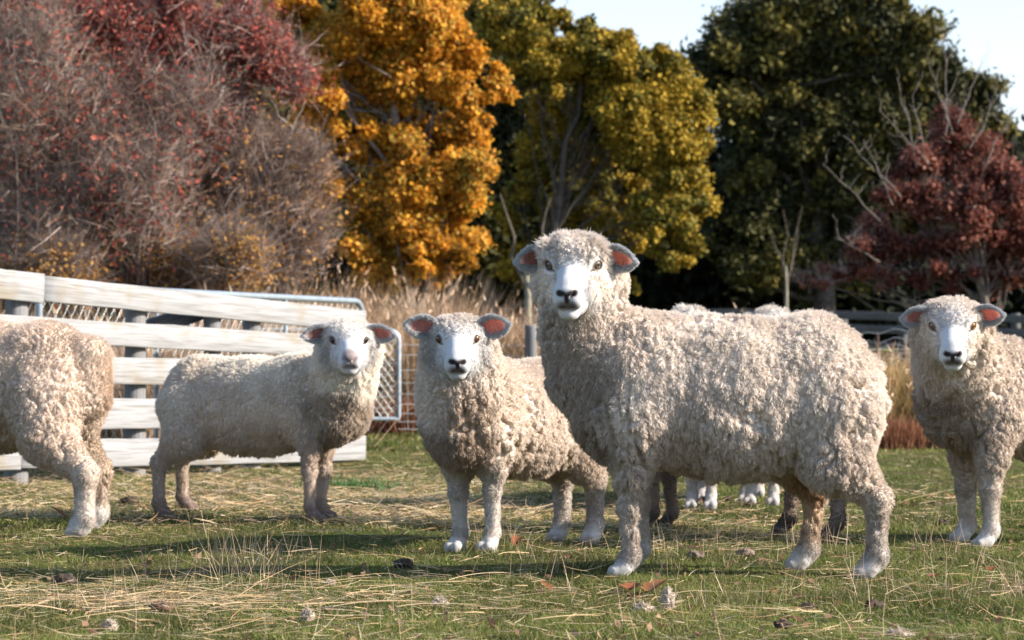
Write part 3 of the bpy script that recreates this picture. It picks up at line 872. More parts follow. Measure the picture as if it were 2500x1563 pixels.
# ------------------------------------------------------------------ fences and gates
def mat_wood(name, dark=1.0, lichen=0.0):
    m = bpy.data.materials.new(name); m.use_nodes = True
    t = m.node_tree; b = t.nodes['Principled BSDF']; b.inputs['Roughness'].default_value = 0.85; b.inputs['Specular IOR Level'].default_value = 0.2
    a = t.nodes.new('ShaderNodeAttribute'); a.attribute_name = 'grain'     # along / across / thick coordinates
    mp = t.nodes.new('ShaderNodeMapping'); mp.inputs['Scale'].default_value = (2.2, 55, 55)
    n = t.nodes.new('ShaderNodeTexNoise'); n.inputs['Scale'].default_value = 1.6; n.inputs['Detail'].default_value = 8; n.inputs['Distortion'].default_value = 0.25
    n2 = t.nodes.new('ShaderNodeTexNoise'); n2.inputs['Scale'].default_value = 2.6; n2.inputs['Detail'].default_value = 5
    r = t.nodes.new('ShaderNodeValToRGB'); e = r.color_ramp.elements
    e[0].position = 0.28; e[0].color = (0.33 * dark, 0.315 * dark, 0.295 * dark, 1)
    e[1].position = 0.56; e[1].color = (0.58 * dark, 0.575 * dark, 0.575 * dark, 1)
    r2 = t.nodes.new('ShaderNodeValToRGB'); e = r2.color_ramp.elements
    e[0].position = 0.56; e[0].color = (0, 0, 0, 1); e[1].position = 0.66; e[1].color = (1, 1, 1, 1)
    t.links.new(a.outputs['Vector'], mp.inputs[0]); t.links.new(mp.outputs[0], n.inputs['Vector']); t.links.new(a.outputs['Vector'], n2.inputs['Vector'])
    t.links.new(n.outputs[0], r.inputs[0]); t.links.new(n2.outputs[0], r2.inputs[0])
    mx = t.nodes.new('ShaderNodeMix'); mx.data_type = 'RGBA'; mx.inputs['B'].default_value = (0.42 * dark, 0.31 * dark, 0.15 * dark, 1)
    ml = t.nodes.new('ShaderNodeMath'); ml.operation = 'MULTIPLY'; ml.inputs[1].default_value = 0.35 + lichen
    t.links.new(r2.outputs[0], ml.inputs[0]); t.links.new(ml.outputs[0], mx.inputs['Factor']); t.links.new(r.outputs[0], mx.inputs['A'])
    t.links.new(mx.outputs['Result'], b.inputs['Base Color'])
    bp = t.nodes.new('ShaderNodeBump'); bp.inputs['Strength'].default_value = 0.6; bp.inputs['Distance'].default_value = 0.003
    t.links.new(n.outputs[0], bp.inputs['Height']); t.links.new(bp.outputs[0], b.inputs['Normal'])
    return m
M_board = mat_wood('weathered_board', 0.50, 0.1)
M_post = mat_wood('round_post_wood', 0.36, 0.3)
M_dark = mat_wood('old_grey_rail', 0.22)

def grain(o, G):
    a = o.data.attributes.new('grain', 'FLOAT_VECTOR', 'POINT'); a.data.foreach_set('vector', np.asarray(G, np.float32).ravel())

def board(name, A, Bp, hgt, thk, mat, parent, seed=0, nrm=None, nseg=14, wob=0.0025):
    """sawn board from A to B (centres), with slightly wavy edges; G coordinates follow the grain"""
    rng = np.random.default_rng(seed)
    A = np.asarray(A, float); Bp = np.asarray(Bp, float)
    L = np.linalg.norm(Bp - A); ax = (Bp - A) / L
    hz = np.array([0, 0, 1.0]) if nrm is None else None
    ny = unit(np.cross(hz, ax)) if nrm is None else unit(nrm)
    up = unit(np.cross(ax, ny)); 
    if up[2] < 0: up = -up
    V = []; G = []; c = 0.003
    prof = [(-.5, -.5 + c / hgt * 2), (-.5, .5 - c / hgt * 2), (-.5 + c / thk, .5), (.5 - c / thk, .5), (.5, .5 - c / hgt * 2), (.5, -.5 + c / hgt * 2), (.5 - c / thk, -.5), (-.5 + c / thk, -.5)]
    wt = rng.normal(0, wob, nseg + 1); wb = rng.normal(0, wob * 0.6, nseg + 1); sag = rng.normal(0, 0.004)
    for i in range(nseg + 1):
        t = i / nseg
        p = A + ax * L * t + up * (sag * math.sin(math.pi * t))
        for (a, b) in prof:
            e = wt[i] * 0.5 if b > 0.4 else (wb[i] * 0.5 if b < -0.4 else 0)
            V.append(p + ny * a * thk + up * (b * hgt + e)); G.append((L * t + seed * 3.7, b * hgt + seed * 1.3, a * thk))
    n = len(prof); F = []
    for i in range(nseg):
        for j in range(n):
            F.append([i * n + j, i * n + (j + 1) % n, (i + 1) * n + (j + 1) % n, (i + 1) * n + j])
    caps = []
    for o_, fl in ((0, False), (nseg * n, True)):
        for q in ([0, 1, 2, 3], [0, 3, 4, 7], [7, 4, 5, 6]):
            qq = [o_ + k for k in q]; caps.append(qq if fl else qq[::-1])
    o = mesh(name, np.array(V), np.array(F + caps), mat, parent)
    grain(o, G)
    return o

def post(name, base, top, r, mat, parent, seed=0, square=False):
    base = np.asarray(base, float); top = np.asarray(top, float)
    n = 16; rng = np.random.default_rng(seed)
    V = []; G = []; L = np.linalg.norm(top - base)
    ts = [0, .15, .3, .45, .6, .75, .9, .985, 1.0]
    for i, t in enumerate(ts):
        rr = r * (1.04 - 0.06 * t) * (0.93 if i == len(ts) - 1 else 1)
        for j in range(n):
            a = 2 * math.pi * j / n
            q = rr * (1 + 0.03 * math.sin(3 * a + seed)) 
            V.append(base + (top - base) * t + np.array([math.cos(a) * q, math.sin(a) * q, 0])); G.append((L * t + seed, a * r, 0))
    F = [[i * n + j, i * n + (j + 1) % n, (i + 1) * n + (j + 1) % n, (i + 1) * n + j] for i in range(len(ts) - 1) for j in range(n)]
    c = len(V); V.append(top.copy()); G.append((L + seed, 0, 0))
    T = [[(len(ts) - 1) * n + j, (len(ts) - 1) * n + (j + 1) % n, c] for j in range(n)]
    o = mesh(name, np.array(V), [np.array(F), np.array(T)], mat, parent, smooth=False)
    grain(o, G)
    return o

def build_yard_fence():
    # fence face runs from the near left to the far right
    dL, dR = 12.6, 15.55                       # depths seen at photo column 0 and 882
    A = px(0, 900, dL); Bq = px(882, 900, dR)
    A[2] = Bq[2] = 0
    ax = unit(Bq - A); nrm = np.array([-ax[1], ax[0], 0]);
    if nrm[1] > 0: nrm = -nrm                   # towards the camera side
    def at(col):                                # point of the fence line seen at a photo column
        k = (col - 1250) / FPX
        t = (k * A[1] - A[0]) / (ax[0] - k * ax[1])
        return A + ax * t
    def P(col, row):
        q = at(col); q = q.copy(); q[2] = CAM_H - (row - HZ) / FPX * q[1]; return q
    root = empty('wooden_fence', (A[0], A[1], 0))
    tag(root, 'weathered grey fence of five wide boards on round posts at the left', 'fence')
    # rows (top, bottom) at column 0 and column 882
    rows = [((660, 731), (761, 809)), ((765, 832), (826, 872)), ((862, 938), (888, 941)), ((972, 1052), (975, 1038)), ((1070, 1147), (1066, 1121))]
    def row(v, col):                            # linear in screen = linear in space
        return v[0] + (v[1] - v[0]) * col / 882.0
    for i, (a, b) in enumerate(rows):
        spans = [(-200, 95), (98, 882)] if i == 0 else ([(-200, 882)] if i % 2 else [(-200, 40), (42, 882)])
        for j, (c0, c1) in enumerate(spans):
            def centre(c):
                t_ = a[0] + (b[0] - a[0]) * c / 882.0; b_ = a[1] + (b[1] - a[1]) * c / 882.0
                T = P(c, t_); Bo = P(c, b_)
                return (T + Bo) / 2, T[2] - Bo[2]
            p0, h0 = centre(c0); p1, h1 = centre(c1)
            o = board('board', p0 + nrm * 0.02, p1 + nrm * 0.02, (h0 + h1) / 2 + (0.004 if j == 0 and i == 0 else 0), 0.034, M_board, root, seed=i * 3 + j, nseg=18)
    for k, (col, r) in enumerate(((62, 0.062), (350, 0.060), (535, 0.052), (632, 0.055), (852, 0.048))):
        q = at(col) - nrm * (r - 0.0)
        zt = P(col, row((660, 761), col) + 12)[2]
        post('post', (q[0], q[1], float(gz(q[0], q[1])) - 0.25), (q[0], q[1], zt), r, M_post, root, seed=k)
    # diagonal brace and square stay behind the boards
    a0 = at(420) - nrm * 0.16; a1 = at(560) - nrm * 0.16
    a0[2] = P(420, 800)[2]; a1[2] = P(560, 752)[2]
    board('brace', a0, a1, 0.10, 0.05, M_dark, root, seed=31)
    a0 = at(310) - nrm * 0.2; a1 = at(410) - nrm * 0.2
    a0[2] = P(310, 905)[2]; a1[2] = P(400, 860)[2]
    return at, P, nrm, ax

def chain(nm, O, u, v, W, H, pitch, rad, parent, mask=None):
    """diamond wire netting in a frame W x H from corner O along unit vectors u and v"""
    mb = MB()
    for sgn in (1, -1):
        k = -H
        while k < W:
            pts = []
            a = max(0, k if sgn > 0 else k); 
            x0, y0, x1, y1 = k, 0.0, k + H * 0.72, H
            # clip to 0..W
            pr = []
            for (xx, yy) in ((x0, y0), (x1, y1)): pr.append([xx, yy])
            dx, dy = x1 - x0, y1 - y0
            t0, t1 = 0.0, 1.0
            if x0 < 0: t0 = (0 - x0) / dx
            if x1 > W: t1 = (W - x0) / dx
            if t1 - t0 > 0.02:
                p, q = (x0 + dx * t0, y0 + dy * t0), (x0 + dx * t1, y0 + dy * t1)
                if sgn < 0: p, q = (W - p[0], p[1]), (W - q[0], q[1])
                n = max(2, int(abs(q[1] - p[1]) / pitch * 4))
                ts = np.linspace(0, 1, n)
                nn = np.cross(u, v)
                pts = np.array([O + u * (p[0] + (q[0] - p[0]) * t) + v * (p[1] + (q[1] - p[1]) * t) + nn * 0.0015 * (1 if i % 2 else -1) * sgn for i, t in enumerate(ts)])
                V, F = tube(pts, rad, 4)
                mb.add(V, F, (0.55, 0.60, 0.58))
            k += pitch
    return mb.build(nm, M_metal, parent, smooth=True)

def rounded_frame(O, u, v, W, H, rc, r, corners=(1, 1, 1, 1)):
    pts = []
    cs = [((0, 0), corners[0], 180), ((W, 0), corners[1], 270), ((W, H), corners[2], 0), ((0, H), corners[3], 90)]
    for (cx, cy), rd, a0 in cs:
        if not rd:
            pts.append((cx, cy)); continue
        ox = cx + (rc if cx == 0 else -rc); oy = cy + (rc if cy == 0 else -rc)
        for k in range(7):
            a = math.radians(a0 + 15 * k)
            pts.append((ox + rc * math.cos(a), oy + rc * math.sin(a)))
    pts.append(pts[0])
    P = []
    for (a, b), (c, d) in zip(pts[:-1], pts[1:]):
        P.append((a, b))
        if math.hypot(c - a, d - b) > rc * 1.2:
            P.append((a + (c - a) * 0.03, b + (d - b) * 0.03)); P.append((a + (c - a) * 0.97, b + (d - b) * 0.97))
    P.append(pts[-1])
    return np.array([O + u * a + v * b for a, b in P])

def build_gates(at, P, nrm, ax):
    up = np.array([0, 0, 1.0]); STEEL = (0.30, 0.345, 0.38)
    # gate standing open against the back of the board fence
    d0, d1 = 13.6, 16.9
    a = px(95, 757, d0); b = px(884, 736, d1)
    b0 = px(884, 1090, d1)
    u = unit(np.array([b[0] - a[0], b[1] - a[1], 0])); W = math.hypot(b[0] - a[0], b[1] - a[1]); zt = (a[2] + b[2]) / 2
    H = 0.93; O = np.array([a[0], a[1], b[2] - H])
    root = empty('pipe_gate', O)
    tag(root, 'blue grey pipe gate with wire netting standing behind the board fence', 'gate')
    V, F = tube(rounded_frame(O, u, up, W, H, 0.10, 0.02, (1, 1, 1, 1)), 0.021, 10)
    mesh('frame', V, F, M_metal, root, col=np.broadcast_to(np.array(STEEL) * 0.9, V.shape), smooth=True)
    for col in (382, 697):
        k = (col - 1250) / FPX
        t = (k * O[1] - O[0]) / (u[0] - k * u[1])
        V, F = tube([O + u * t, O + u * t + up * H], 0.014, 8)
        mesh('upright', V, F, M_metal, root, col=np.broadcast_to(np.array(STEEL), V.shape), smooth=True)
    V, F = tube([O + u * W * 0.40 + up * H, O + u * W * 0.05 + up * 0.0][::-1], 0.014, 8)
    V, F = tube([O + u * (W * 0.33) + up * (H - 0.02), O + u * (W * 0.60) + up * 0.3], 0.014, 8)
    mesh('diagonal_stay', V, F, M_metal, root, col=np.broadcast_to(np.array(STEEL), V.shape), smooth=True)
    chain('netting', O + np.array([0, 0, 0.01]), u, up, W, H - 0.02, 0.075, 0.0013, root)
    # second gate beyond
    d = 20.0
    c_tr = px(974, 806, d); c_bl = px(860, 1023, d)
    u = unit(np.array([1, 0.12, 0])); W = 1.30; H = c_tr[2] - c_bl[2]
    O = np.array([c_tr[0] - W * u[0], c_tr[1] - W * u[1], c_bl[2]])
    root = empty('mesh_gate', O)
    tag(root, 'small galvanised gate with diamond netting and a rounded corner', 'gate')
    fr = rounded_frame(O, u, up, W, H, 0.085, 0.02, (0, 0, 1, 1))
    V, F = tube(fr, 0.018, 10)
    mesh('frame', V, F, M_metal, root, col=np.broadcast_to(np.array(STEEL) * 1.3, V.shape), smooth=True)
    chain('netting', O, u, up, W, H, 0.062, 0.0030, root)
    mb = MB()
    for k in range(1, 8):
        z = H * k / 8
        V, F = tube([O + up * z, O + u * W + up * z], 0.0022, 4); mb.add(V, F, (0.6, 0.64, 0.64))
    mb.build('cross_wires', M_metal, root)

def build_wire_fence():
    d = 20.3
    root = empty('wire_fence', px(975, 1050, d))
    tag(root, 'plain wire fence of thin strands and netting in front of the tall grass', 'fence')
    x0, x1 = px(972, 0, d)[0], px(2290, 0, d + 1.0)[0]
    for r in (843, 868, 904, 934, 963, 988, 1009, 1031, 1047):
        n = 60
        t = np.linspace(0, 1, n)
        P = np.stack([x0 + (x1 - x0) * t, d + 1.0 * t, px(0, r, d)[2] + 0.004 * np.sin(t * 40 + r) - 0.03 * t], 1)
        V, F = tube(P, 0.0026, 5)
        mesh('wire', V, F, M_metal, root, col=np.broadcast_to((0.55, 0.54, 0.52), V.shape), smooth=True)
    mb = MB(); rng = np.random.default_rng(2)
    for k in range(30):
        t = (k + 0.5) / 30 + rng.normal(0, 0.003)
        x = x0 + (x1 - x0) * t
        V, F = tube([(x, d + 1.0 * t, px(0, 1047, d)[2]), (x + rng.normal(0, 0.004), d + 1.0 * t, px(0, 868, d)[2])], 0.0018, 4)
        mb.add(V, F, (0.5, 0.48, 0.46))
    mb.build('stay_wires', M_metal, root)
    o = empty('fence_post', px(1296, 1060, d + 0.15)); o.location.z = float(gz(o.location.x, o.location.y))
    tag(o, 'green grey square topped wooden post between the lamb and the largest sheep', 'post')
    c = px(1296, 794, d + 0.15)
    post('shaft', (c[0], c[1], o.location.z - 0.25), tuple(c), 0.052, mat_wood('green_post', 0.30, 0.2), o, seed=4)
    o = empty('fence_post', px(1326, 1060, d + 0.5)); o.location.z = float(gz(o.location.x, o.location.y))
    tag(o, 'pale thin stake right behind the green grey post', 'post')
    c = px(1324, 800, d + 0.5)
    post('shaft', (c[0], c[1], o.location.z - 0.25), tuple(c), 0.02, M_post, o, seed=6)

def build_far_fence():
    d = 42.0
    root = empty('rail_fence', (2.0, d, float(gz(2.0, d))))
    tag(root, 'distant dark grey post and rail fence on the right under the trees', 'fence')
    for i, (r0, r1, h) in enumerate(((768, 778, 0.13), (800, 812, 0.14), (838, 846, 0.10), (868, 872, 0.09), (893, 897, 0.10))):
        a = px(1700, r0 - (r1 - r0) * 0.6, d); b = px(2560, r1 + 3, d - 2)
        board('rail', a, b, h, 0.04, M_dark, root, seed=60 + i, wob=0.01)
    for k, col in enumerate((1780, 1915, 2058, 2205, 2350, 2480)):
        c = px(col, 768, d - 0.6); g = float(gz(c[0], c[1]))
        post('post', (c[0], c[1], g - 0.2), (c[0], c[1], c[2] + 0.02), 0.085, M_dark, root, seed=70 + k)
    # netted stake fence nearer to us
    d = 30.0
    root = empty('netting_fence', (px(2100, 0, d)[0], d, float(gz(4, d))))
    tag(root, 'low sagging wire netting on thin dark stakes before the distant rails', 'fence')
    x0, x1 = px(1960, 0, d)[0], px(2300, 0, d)[0]
    for r in (812, 830, 850, 868, 884, 900):
        t = np.linspace(0, 1, 24)
        P = np.stack([x0 + (x1 - x0) * t, d + 0 * t, px(0, r, d)[2] + 0.03 * np.sin(t * 9 + r) + 0.02 * np.sin(t * 31)], 1)
        V, F = tube(P, 0.005, 4); mesh('wire', V, F, M_metal, root, col=np.broadcast_to((0.30, 0.32, 0.34), V.shape))
    for col in (2030, 2142, 2256):
        c = px(col, 815, d)
        V, F = tube([(c[0], c[1], float(gz(c[0], d)) - 0.1), tuple(c)], 0.022, 6)
        mesh('stake', V, F, M_bark, root, col=np.broadcast_to((0.07, 0.05, 0.045), V.shape))

# ------------------------------------------------------------------ tall dry grass
def tussock(name, label, cx, cy, rx, ry, n, h, cols, seed, lean=(0, 0), wd=0.006, spread=0.45, seedheads=True, clumps=9, group='tall dry grass behind the gates'):
    rng = np.random.default_rng(seed)
    cc = np.stack([cx + rng.uniform(-1, 1, clumps) * rx, cy + rng.uniform(-1, 1, clumps) * ry], 1)
    ch = rng.uniform(0.72, 1.12, clumps)
    k = rng.integers(0, clumps, n)
    r = np.abs(rng.normal(0, 0.10, n)); a = rng.random(n) * 2 * math.pi
    x = cc[k, 0] + r * np.cos(a); y = cc[k, 1] + r * np.sin(a)
    P = np.stack([x, y, gz(x, y) - 0.01], 1)
    D = np.stack([np.cos(a) * r * spread * 6 * rng.random(n) + lean[0] + rng.normal(0, 0.12, n), np.sin(a) * r * spread * 6 * rng.random(n) + lean[1] + rng.normal(0, 0.12, n), np.ones(n)], 1)
    D /= np.linalg.norm(D, axis=1)[:, None]
    L = h * ch[k] * rng.uniform(0.45, 1.0, n) ** 0.7
    bend = np.stack([np.cos(a) * 0.25 + lean[0] * 0.5, np.sin(a) * 0.25, -0.12 - 0.2 * rng.random(n)], 1) * rng.uniform(0.2, 1.3, n)[:, None]
    C = mixc(cols, rng.integers(0, len(cols), n)) * rng.uniform(0.65, 1.15, n)[:, None]
    W = wd * rng.uniform(0.6, 1.3, n)
    V, (Fq, Ft), Cc = blades(P, D, L, W, C, bend, seg=3, rng=rng)
    Fs = Fq + [Ft]
    if seedheads:
        m = n // 9
        q = rng.choice(n, m)
        T = P[q] + D[q] * L[q, None] * 0.93 + bend[q] * L[q, None] * 0.9
        D2 = unit(np.array([0.1, 0, 1.0])) + rng.normal(size=(m, 3)) * 0.35; D2 /= np.linalg.norm(D2, axis=1)[:, None]
        V2, (Fq2, Ft2), C2 = blades(T, D2, rng.uniform(0.04, 0.11, m), np.full(m, wd * 2.6), mixc([(0.42, 0.27, 0.17), (0.5, 0.36, 0.24)], rng.integers(0, 2, m)), rng.normal(size=(m, 3)) * 0.2, seg=2, rng=rng)
        Fs = Fs + [f + len(V) for f in Fq2 + [Ft2]]
        V = np.concatenate([V, V2]); Cc = np.concatenate([Cc, C2])
    o = mesh(name, V, Fs, M_straw, None, col=Cc)
    tag(o, label, 'grass', group, 'stuff')
    return o

def build_tall_grass():
    TAN = [(0.50, 0.345, 0.235), (0.58, 0.43, 0.31), (0.42, 0.27, 0.16), (0.34, 0.25, 0.13)]
    OLV = [(0.36, 0.30, 0.14), (0.45, 0.32, 0.16), (0.52, 0.38, 0.24), (0.28, 0.26, 0.10)]
    RST = [(0.30, 0.13, 0.07), (0.42, 0.20, 0.10), (0.24, 0.10, 0.06)]
    X = lambda c, d: px(c, 0, d)[0]
    tussock('tall_grass', 'tall pale tussock rising behind the gates', X(880, 21.5), 21.6, 0.75, 0.5, 12000, 1.5, TAN, 1, wd=0.006, clumps=10)
    tussock('tall_grass', 'tall tan grass left behind the board fence', X(330, 19), 18.4, 1.6, 0.7, 12000, 1.3, TAN + [(0.50, 0.36, 0.30)], 2, wd=0.006, clumps=18)
    tussock('tall_grass', 'olive and tan grass behind the wire strands', X(1040, 21.6), 21.8, 0.8, 0.5, 10000, 1.0, OLV, 3, wd=0.006, clumps=12)
    tussock('tall_grass', 'broad tan tussock with seed heads left of the largest sheep', X(1240, 21.5), 22.0, 0.6, 0.5, 13000, 1.32, TAN, 4, lean=(-0.12, 0), wd=0.006, clumps=9)
    tussock('tall_grass', 'rust brown low growth at the foot of the wire fence', X(1050, 21), 20.9, 0.9, 0.25, 6000, 0.42, RST, 5, wd=0.007, seedheads=False, clumps=22)
    tussock('tall_grass', 'thin seed heads showing above the back of the largest sheep', X(1720, 24), 24.0, 0.9, 0.6, 4000, 1.15, TAN, 6, wd=0.005, clumps=14)
    tussock('tall_grass', 'yellow brown standing grass between the two right hand sheep', X(2250, 19.0), 19.0, 0.75, 0.5, 20000, 0.82, [(0.70, 0.48, 0.24), (0.52, 0.34, 0.15), (0.40, 0.38, 0.14), (0.45, 0.22, 0.10)], 7, wd=0.006, spread=0.12, clumps=50)
    tussock('tall_grass', 'red brown grass butts at the base of the yellow grass', X(2250, 18.3), 18.35, 0.8, 0.2, 6000, 0.30, RST, 8, wd=0.006, seedheads=False, spread=0.15, clumps=40)
    tussock('tall_grass', 'dull dry grass far off below the distant fence', X(2150, 33), 34.0, 2.4, 3.0, 9000, 0.35, [(0.35, 0.20, 0.12), (0.3, 0.3, 0.12), (0.45, 0.33, 0.2)], 9, wd=0.01, clumps=90)

# ------------------------------------------------------------------ trees
def leaves(name, cl, n, size, cols, mat, parent, seed, flat=0.6, aspect=1.6, gauss=0.42, droop=0.0):
    """cl: (m,4) leaf clumps x y z r"""
    rng = np.random.default_rng(seed)
    wgt = cl[:, 3] ** 2; wgt = wgt / wgt.sum()
    k = rng.choice(len(cl), n, p=wgt)
    ctone = rng.random(len(cl))
    g = rng.normal(size=(n, 3)); g /= np.linalg.norm(g, axis=1)[:, None]
    rad = rng.random(n) ** 0.45
    off = g * rad[:, None]; off[:, 2] *= flat
    cax = rng.normal(size=(len(cl), 3)) * np.array([1, 1, 0.6]); cax /= np.linalg.norm(cax, axis=1)[:, None]
    off += cax[k] * (off * cax[k]).sum(1)[:, None] * 0.9
    c = cl[k, :3] + off * cl[k, 3:4]
    # bigger-than-life twist so that the outline frays
    c += rng.normal(size=(n, 3)) * cl[k, 3:4] * 0.42
    a = rng.normal(size=(n, 3)); a[:, 2] -= droop; a /= np.linalg.norm(a, axis=1)[:, None]
    nn = g * 0.7 + rng.normal(size=(n, 3)) * 0.7 + np.array([0, 0, 0.5])
    b = np.cross(a, nn); b /= np.linalg.norm(b, axis=1)[:, None] + 1e-9
    s = size * rng.uniform(0.6, 1.35, n)[:, None]
    nm = np.cross(a, b)
    V = np.stack([c - a * s * aspect / 2, c + b * s * 0.5 + nm * s * 0.1, c + a * s * aspect / 2, c - b * s * 0.5 + nm * s * 0.1], 1).reshape(-1, 3)
    F = np.arange(n * 4).reshape(-1, 4)
    cols = np.asarray(cols, float)
    t = np.clip(ctone[k] * 0.75 + rng.random(n) * 0.5 - 0.12, 0, 0.999) * (len(cols) - 1)
    i = t.astype(int); fr = (t - i)[:, None]
    C = cols[i] * (1 - fr) + cols[np.minimum(i + 1, len(cols) - 1)] * fr
    C = np.clip(C * rng.uniform(0.65, 1.25, n)[:, None], 0, 0.85)
    return mesh(name, V, F, mat, parent, col=np.repeat(C, 4, 0))

def clumps(blobs, per, rng, rs=(0.22, 0.42), shell=0.55):
    """blobs: list (x,y,z,rx,ry,rz) -> clump array"""
    out = []
    for (x, y, z, rx, ry, rz) in blobs:
        m = max(3, int(per * (rx * rz + rx * ry + ry * rz) / 3))
        g = rng.normal(size=(m, 3)); g /= np.linalg.norm(g, axis=1)[:, None]
        r = shell + (1.02 - shell) * rng.random(m)
        p = np.array([x, y, z]) + g * r[:, None] * np.array([rx, ry, rz])
        out.append(np.concatenate([p, (rng.uniform(rs[0], rs[1], m) * min(rx, rz))[:, None]], 1))
    return np.concatenate(out)

def limb(mb, a, b, r0, r1, rng, wob=0.12, col=(0.2, 0.17, 0.14), n=6, sides=6, sag=0.0):
    a = np.asarray(a, float); b = np.asarray(b, float)
    t = np.linspace(0, 1, n)
    L = np.linalg.norm(b - a)
    P = a + (b - a) * t[:, None]
    wv = rng.normal(size=(n, 3)) * wob * L / n; wv[0] = 0; wv[-1] = 0
    P = P + wv + np.array([0, 0, 1.0]) * (sag * L * np.sin(math.pi * t))[:, None]
    V, F = tube(P, r0 + (r1 - r0) * t, sides)
    mb.add(V, F, col)
    return P

def tree(name, label, base, blobs, d, n, size, cols, mat, seed, trunk_r, bark=(0.16, 0.13, 0.11), per=9, top=None, nl=26, flat=0.7, aspect=1.5, depth=1.0, cat='tree', group=None, shell=0.5, twigs=None, droop=0.0, rs=(0.22, 0.42), limbw=1.0, over=None):
    """blobs given in photo pixels: (x, y, rx, ry[, dd]) on the plane at depth d"""
    rng = np.random.default_rng(seed)
    s = FPX / d
    B3 = []
    for b in blobs:
        c = px(b[0], b[1], d); dd = b[4] if len(b) > 4 else rng.normal(0, 0.25) * depth * b[2] / s
        ry_ = (b[2] + b[3]) / 2 / s * depth
        B3.append((c[0], c[1] + dd, c[2], b[2] / s, ry_, b[3] / s))
    bp = px(base[0], 0, d); g = float(gz(bp[0], d))
    root = empty(name, (bp[0], d, g))
    tag(root, label, cat, group)
    cl = clumps(B3, per, rng, rs, shell)
    mb = MB()
    T = np.array([bp[0], d, g - 0.1])
    topp = px(top[0], top[1], d) if top else np.array([np.mean([b[0] for b in B3]), d, max(b[2] for b in B3)])
    P = limb(mb, T, topp, trunk_r, trunk_r * 0.22, rng, 0.10, bark, 10, 10)
    mb.build('trunk', M_bark, root, smooth=True)
    mb = MB()
    idx = rng.choice(len(cl), min(nl, len(cl)), replace=False)
    for i in idx:
        c = cl[i, :3]
        q = np.clip((c[2] - T[2]) / max(0.1, (topp[2] - T[2])) * rng.uniform(0.35, 0.75), 0.08, 0.92)
        j = q * (len(P) - 1); j0 = int(j); st = P[j0] + (P[min(j0 + 1, len(P) - 1)] - P[j0]) * (j - j0)
        r0 = trunk_r * (0.45 - 0.3 * q) * limbw
        Q = limb(mb, st, c, r0, r0 * 0.2, rng, 0.14, bark, 7, 5, -0.04)
        for z in range(2):
            e = cl[rng.integers(len(cl)), :3]
            if np.linalg.norm(e - Q[4]) < np.linalg.norm(c - st) * 0.8:
                limb(mb, Q[3 + z], e, r0 * 0.4, r0 * 0.1, rng, 0.25, bark, 5, 4)
    mb.build('branches', M_bark, root)
    if twigs:
        twig_mass('twigs', cl, twigs[0], twigs[1], twigs[2], root, seed + 5)
    leaves('crown', cl, n, size, cols, mat, root, seed + 1, flat=flat, aspect=aspect, droop=droop)
    return root, cl

def twig_mass(name, cl, n, L, col, parent, seed, rad=0.004, upw=1.1):
    """fine bare twigs forking through clumps"""
    rng = np.random.default_rng(seed)
    k = rng.choice(len(cl), n)
    P = cl[k, :3] + rng.normal(size=(n, 3)) * cl[k, 3:4] * 0.45
    D = rng.normal(size=(n, 3)) + np.array([0, 0, upw]); D /= np.linalg.norm(D, axis=1)[:, None]
    Ls = L * rng.uniform(0.4, 1.3, n)
    C = np.asarray(col, float)[rng.integers(0, len(col), n)] * rng.uniform(0.6, 1.3, n)[:, None]
    bend = rng.normal(size=(n, 3)) * 0.3
    W = rad * 2 * rng.uniform(0.5, 1.3, n)
    allP, allD, allL, allW, allC, allB = [P], [D], [Ls], [W], [C], [bend]
    for s in (0.35, 0.55, 0.75):
        q = P + D * (Ls * s)[:, None] + bend * (Ls * s * s)[:, None]
        D2 = D + rng.normal(size=(n, 3)) * 0.7; D2 /= np.linalg.norm(D2, axis=1)[:, None]
        allP.append(q); allD.append(D2); allL.append(Ls * (1 - s) * 0.8); allW.append(W * 0.6); allC.append(C); allB.append(rng.normal(size=(n, 3)) * 0.3)
    cat = np.concatenate
    P, D, Ls, W, C, bend = cat(allP), cat(allD), cat(allL), cat(allW), cat(allC), cat(allB)
    # crossed ribbons give each twig a body from every side
    r = rng.normal(size=(len(P), 3)); s1 = np.cross(D, r); s1 /= np.linalg.norm(s1, axis=1)[:, None]; s2 = np.cross(D, s1)
    V1, (Q1, T1), C1 = blades(P, D, Ls, W, C, bend, seg=2, side=s1)
    V2, (Q2, T2), C2 = blades(P, D, Ls, W, C, bend, seg=2, side=s2)
    Fs = Q1 + [T1] + [f + len(V1) for f in Q2 + [T2]]
    return mesh(name, np.concatenate([V1, V2]), Fs, M_bark, parent, col=np.concatenate([C1, C2]))

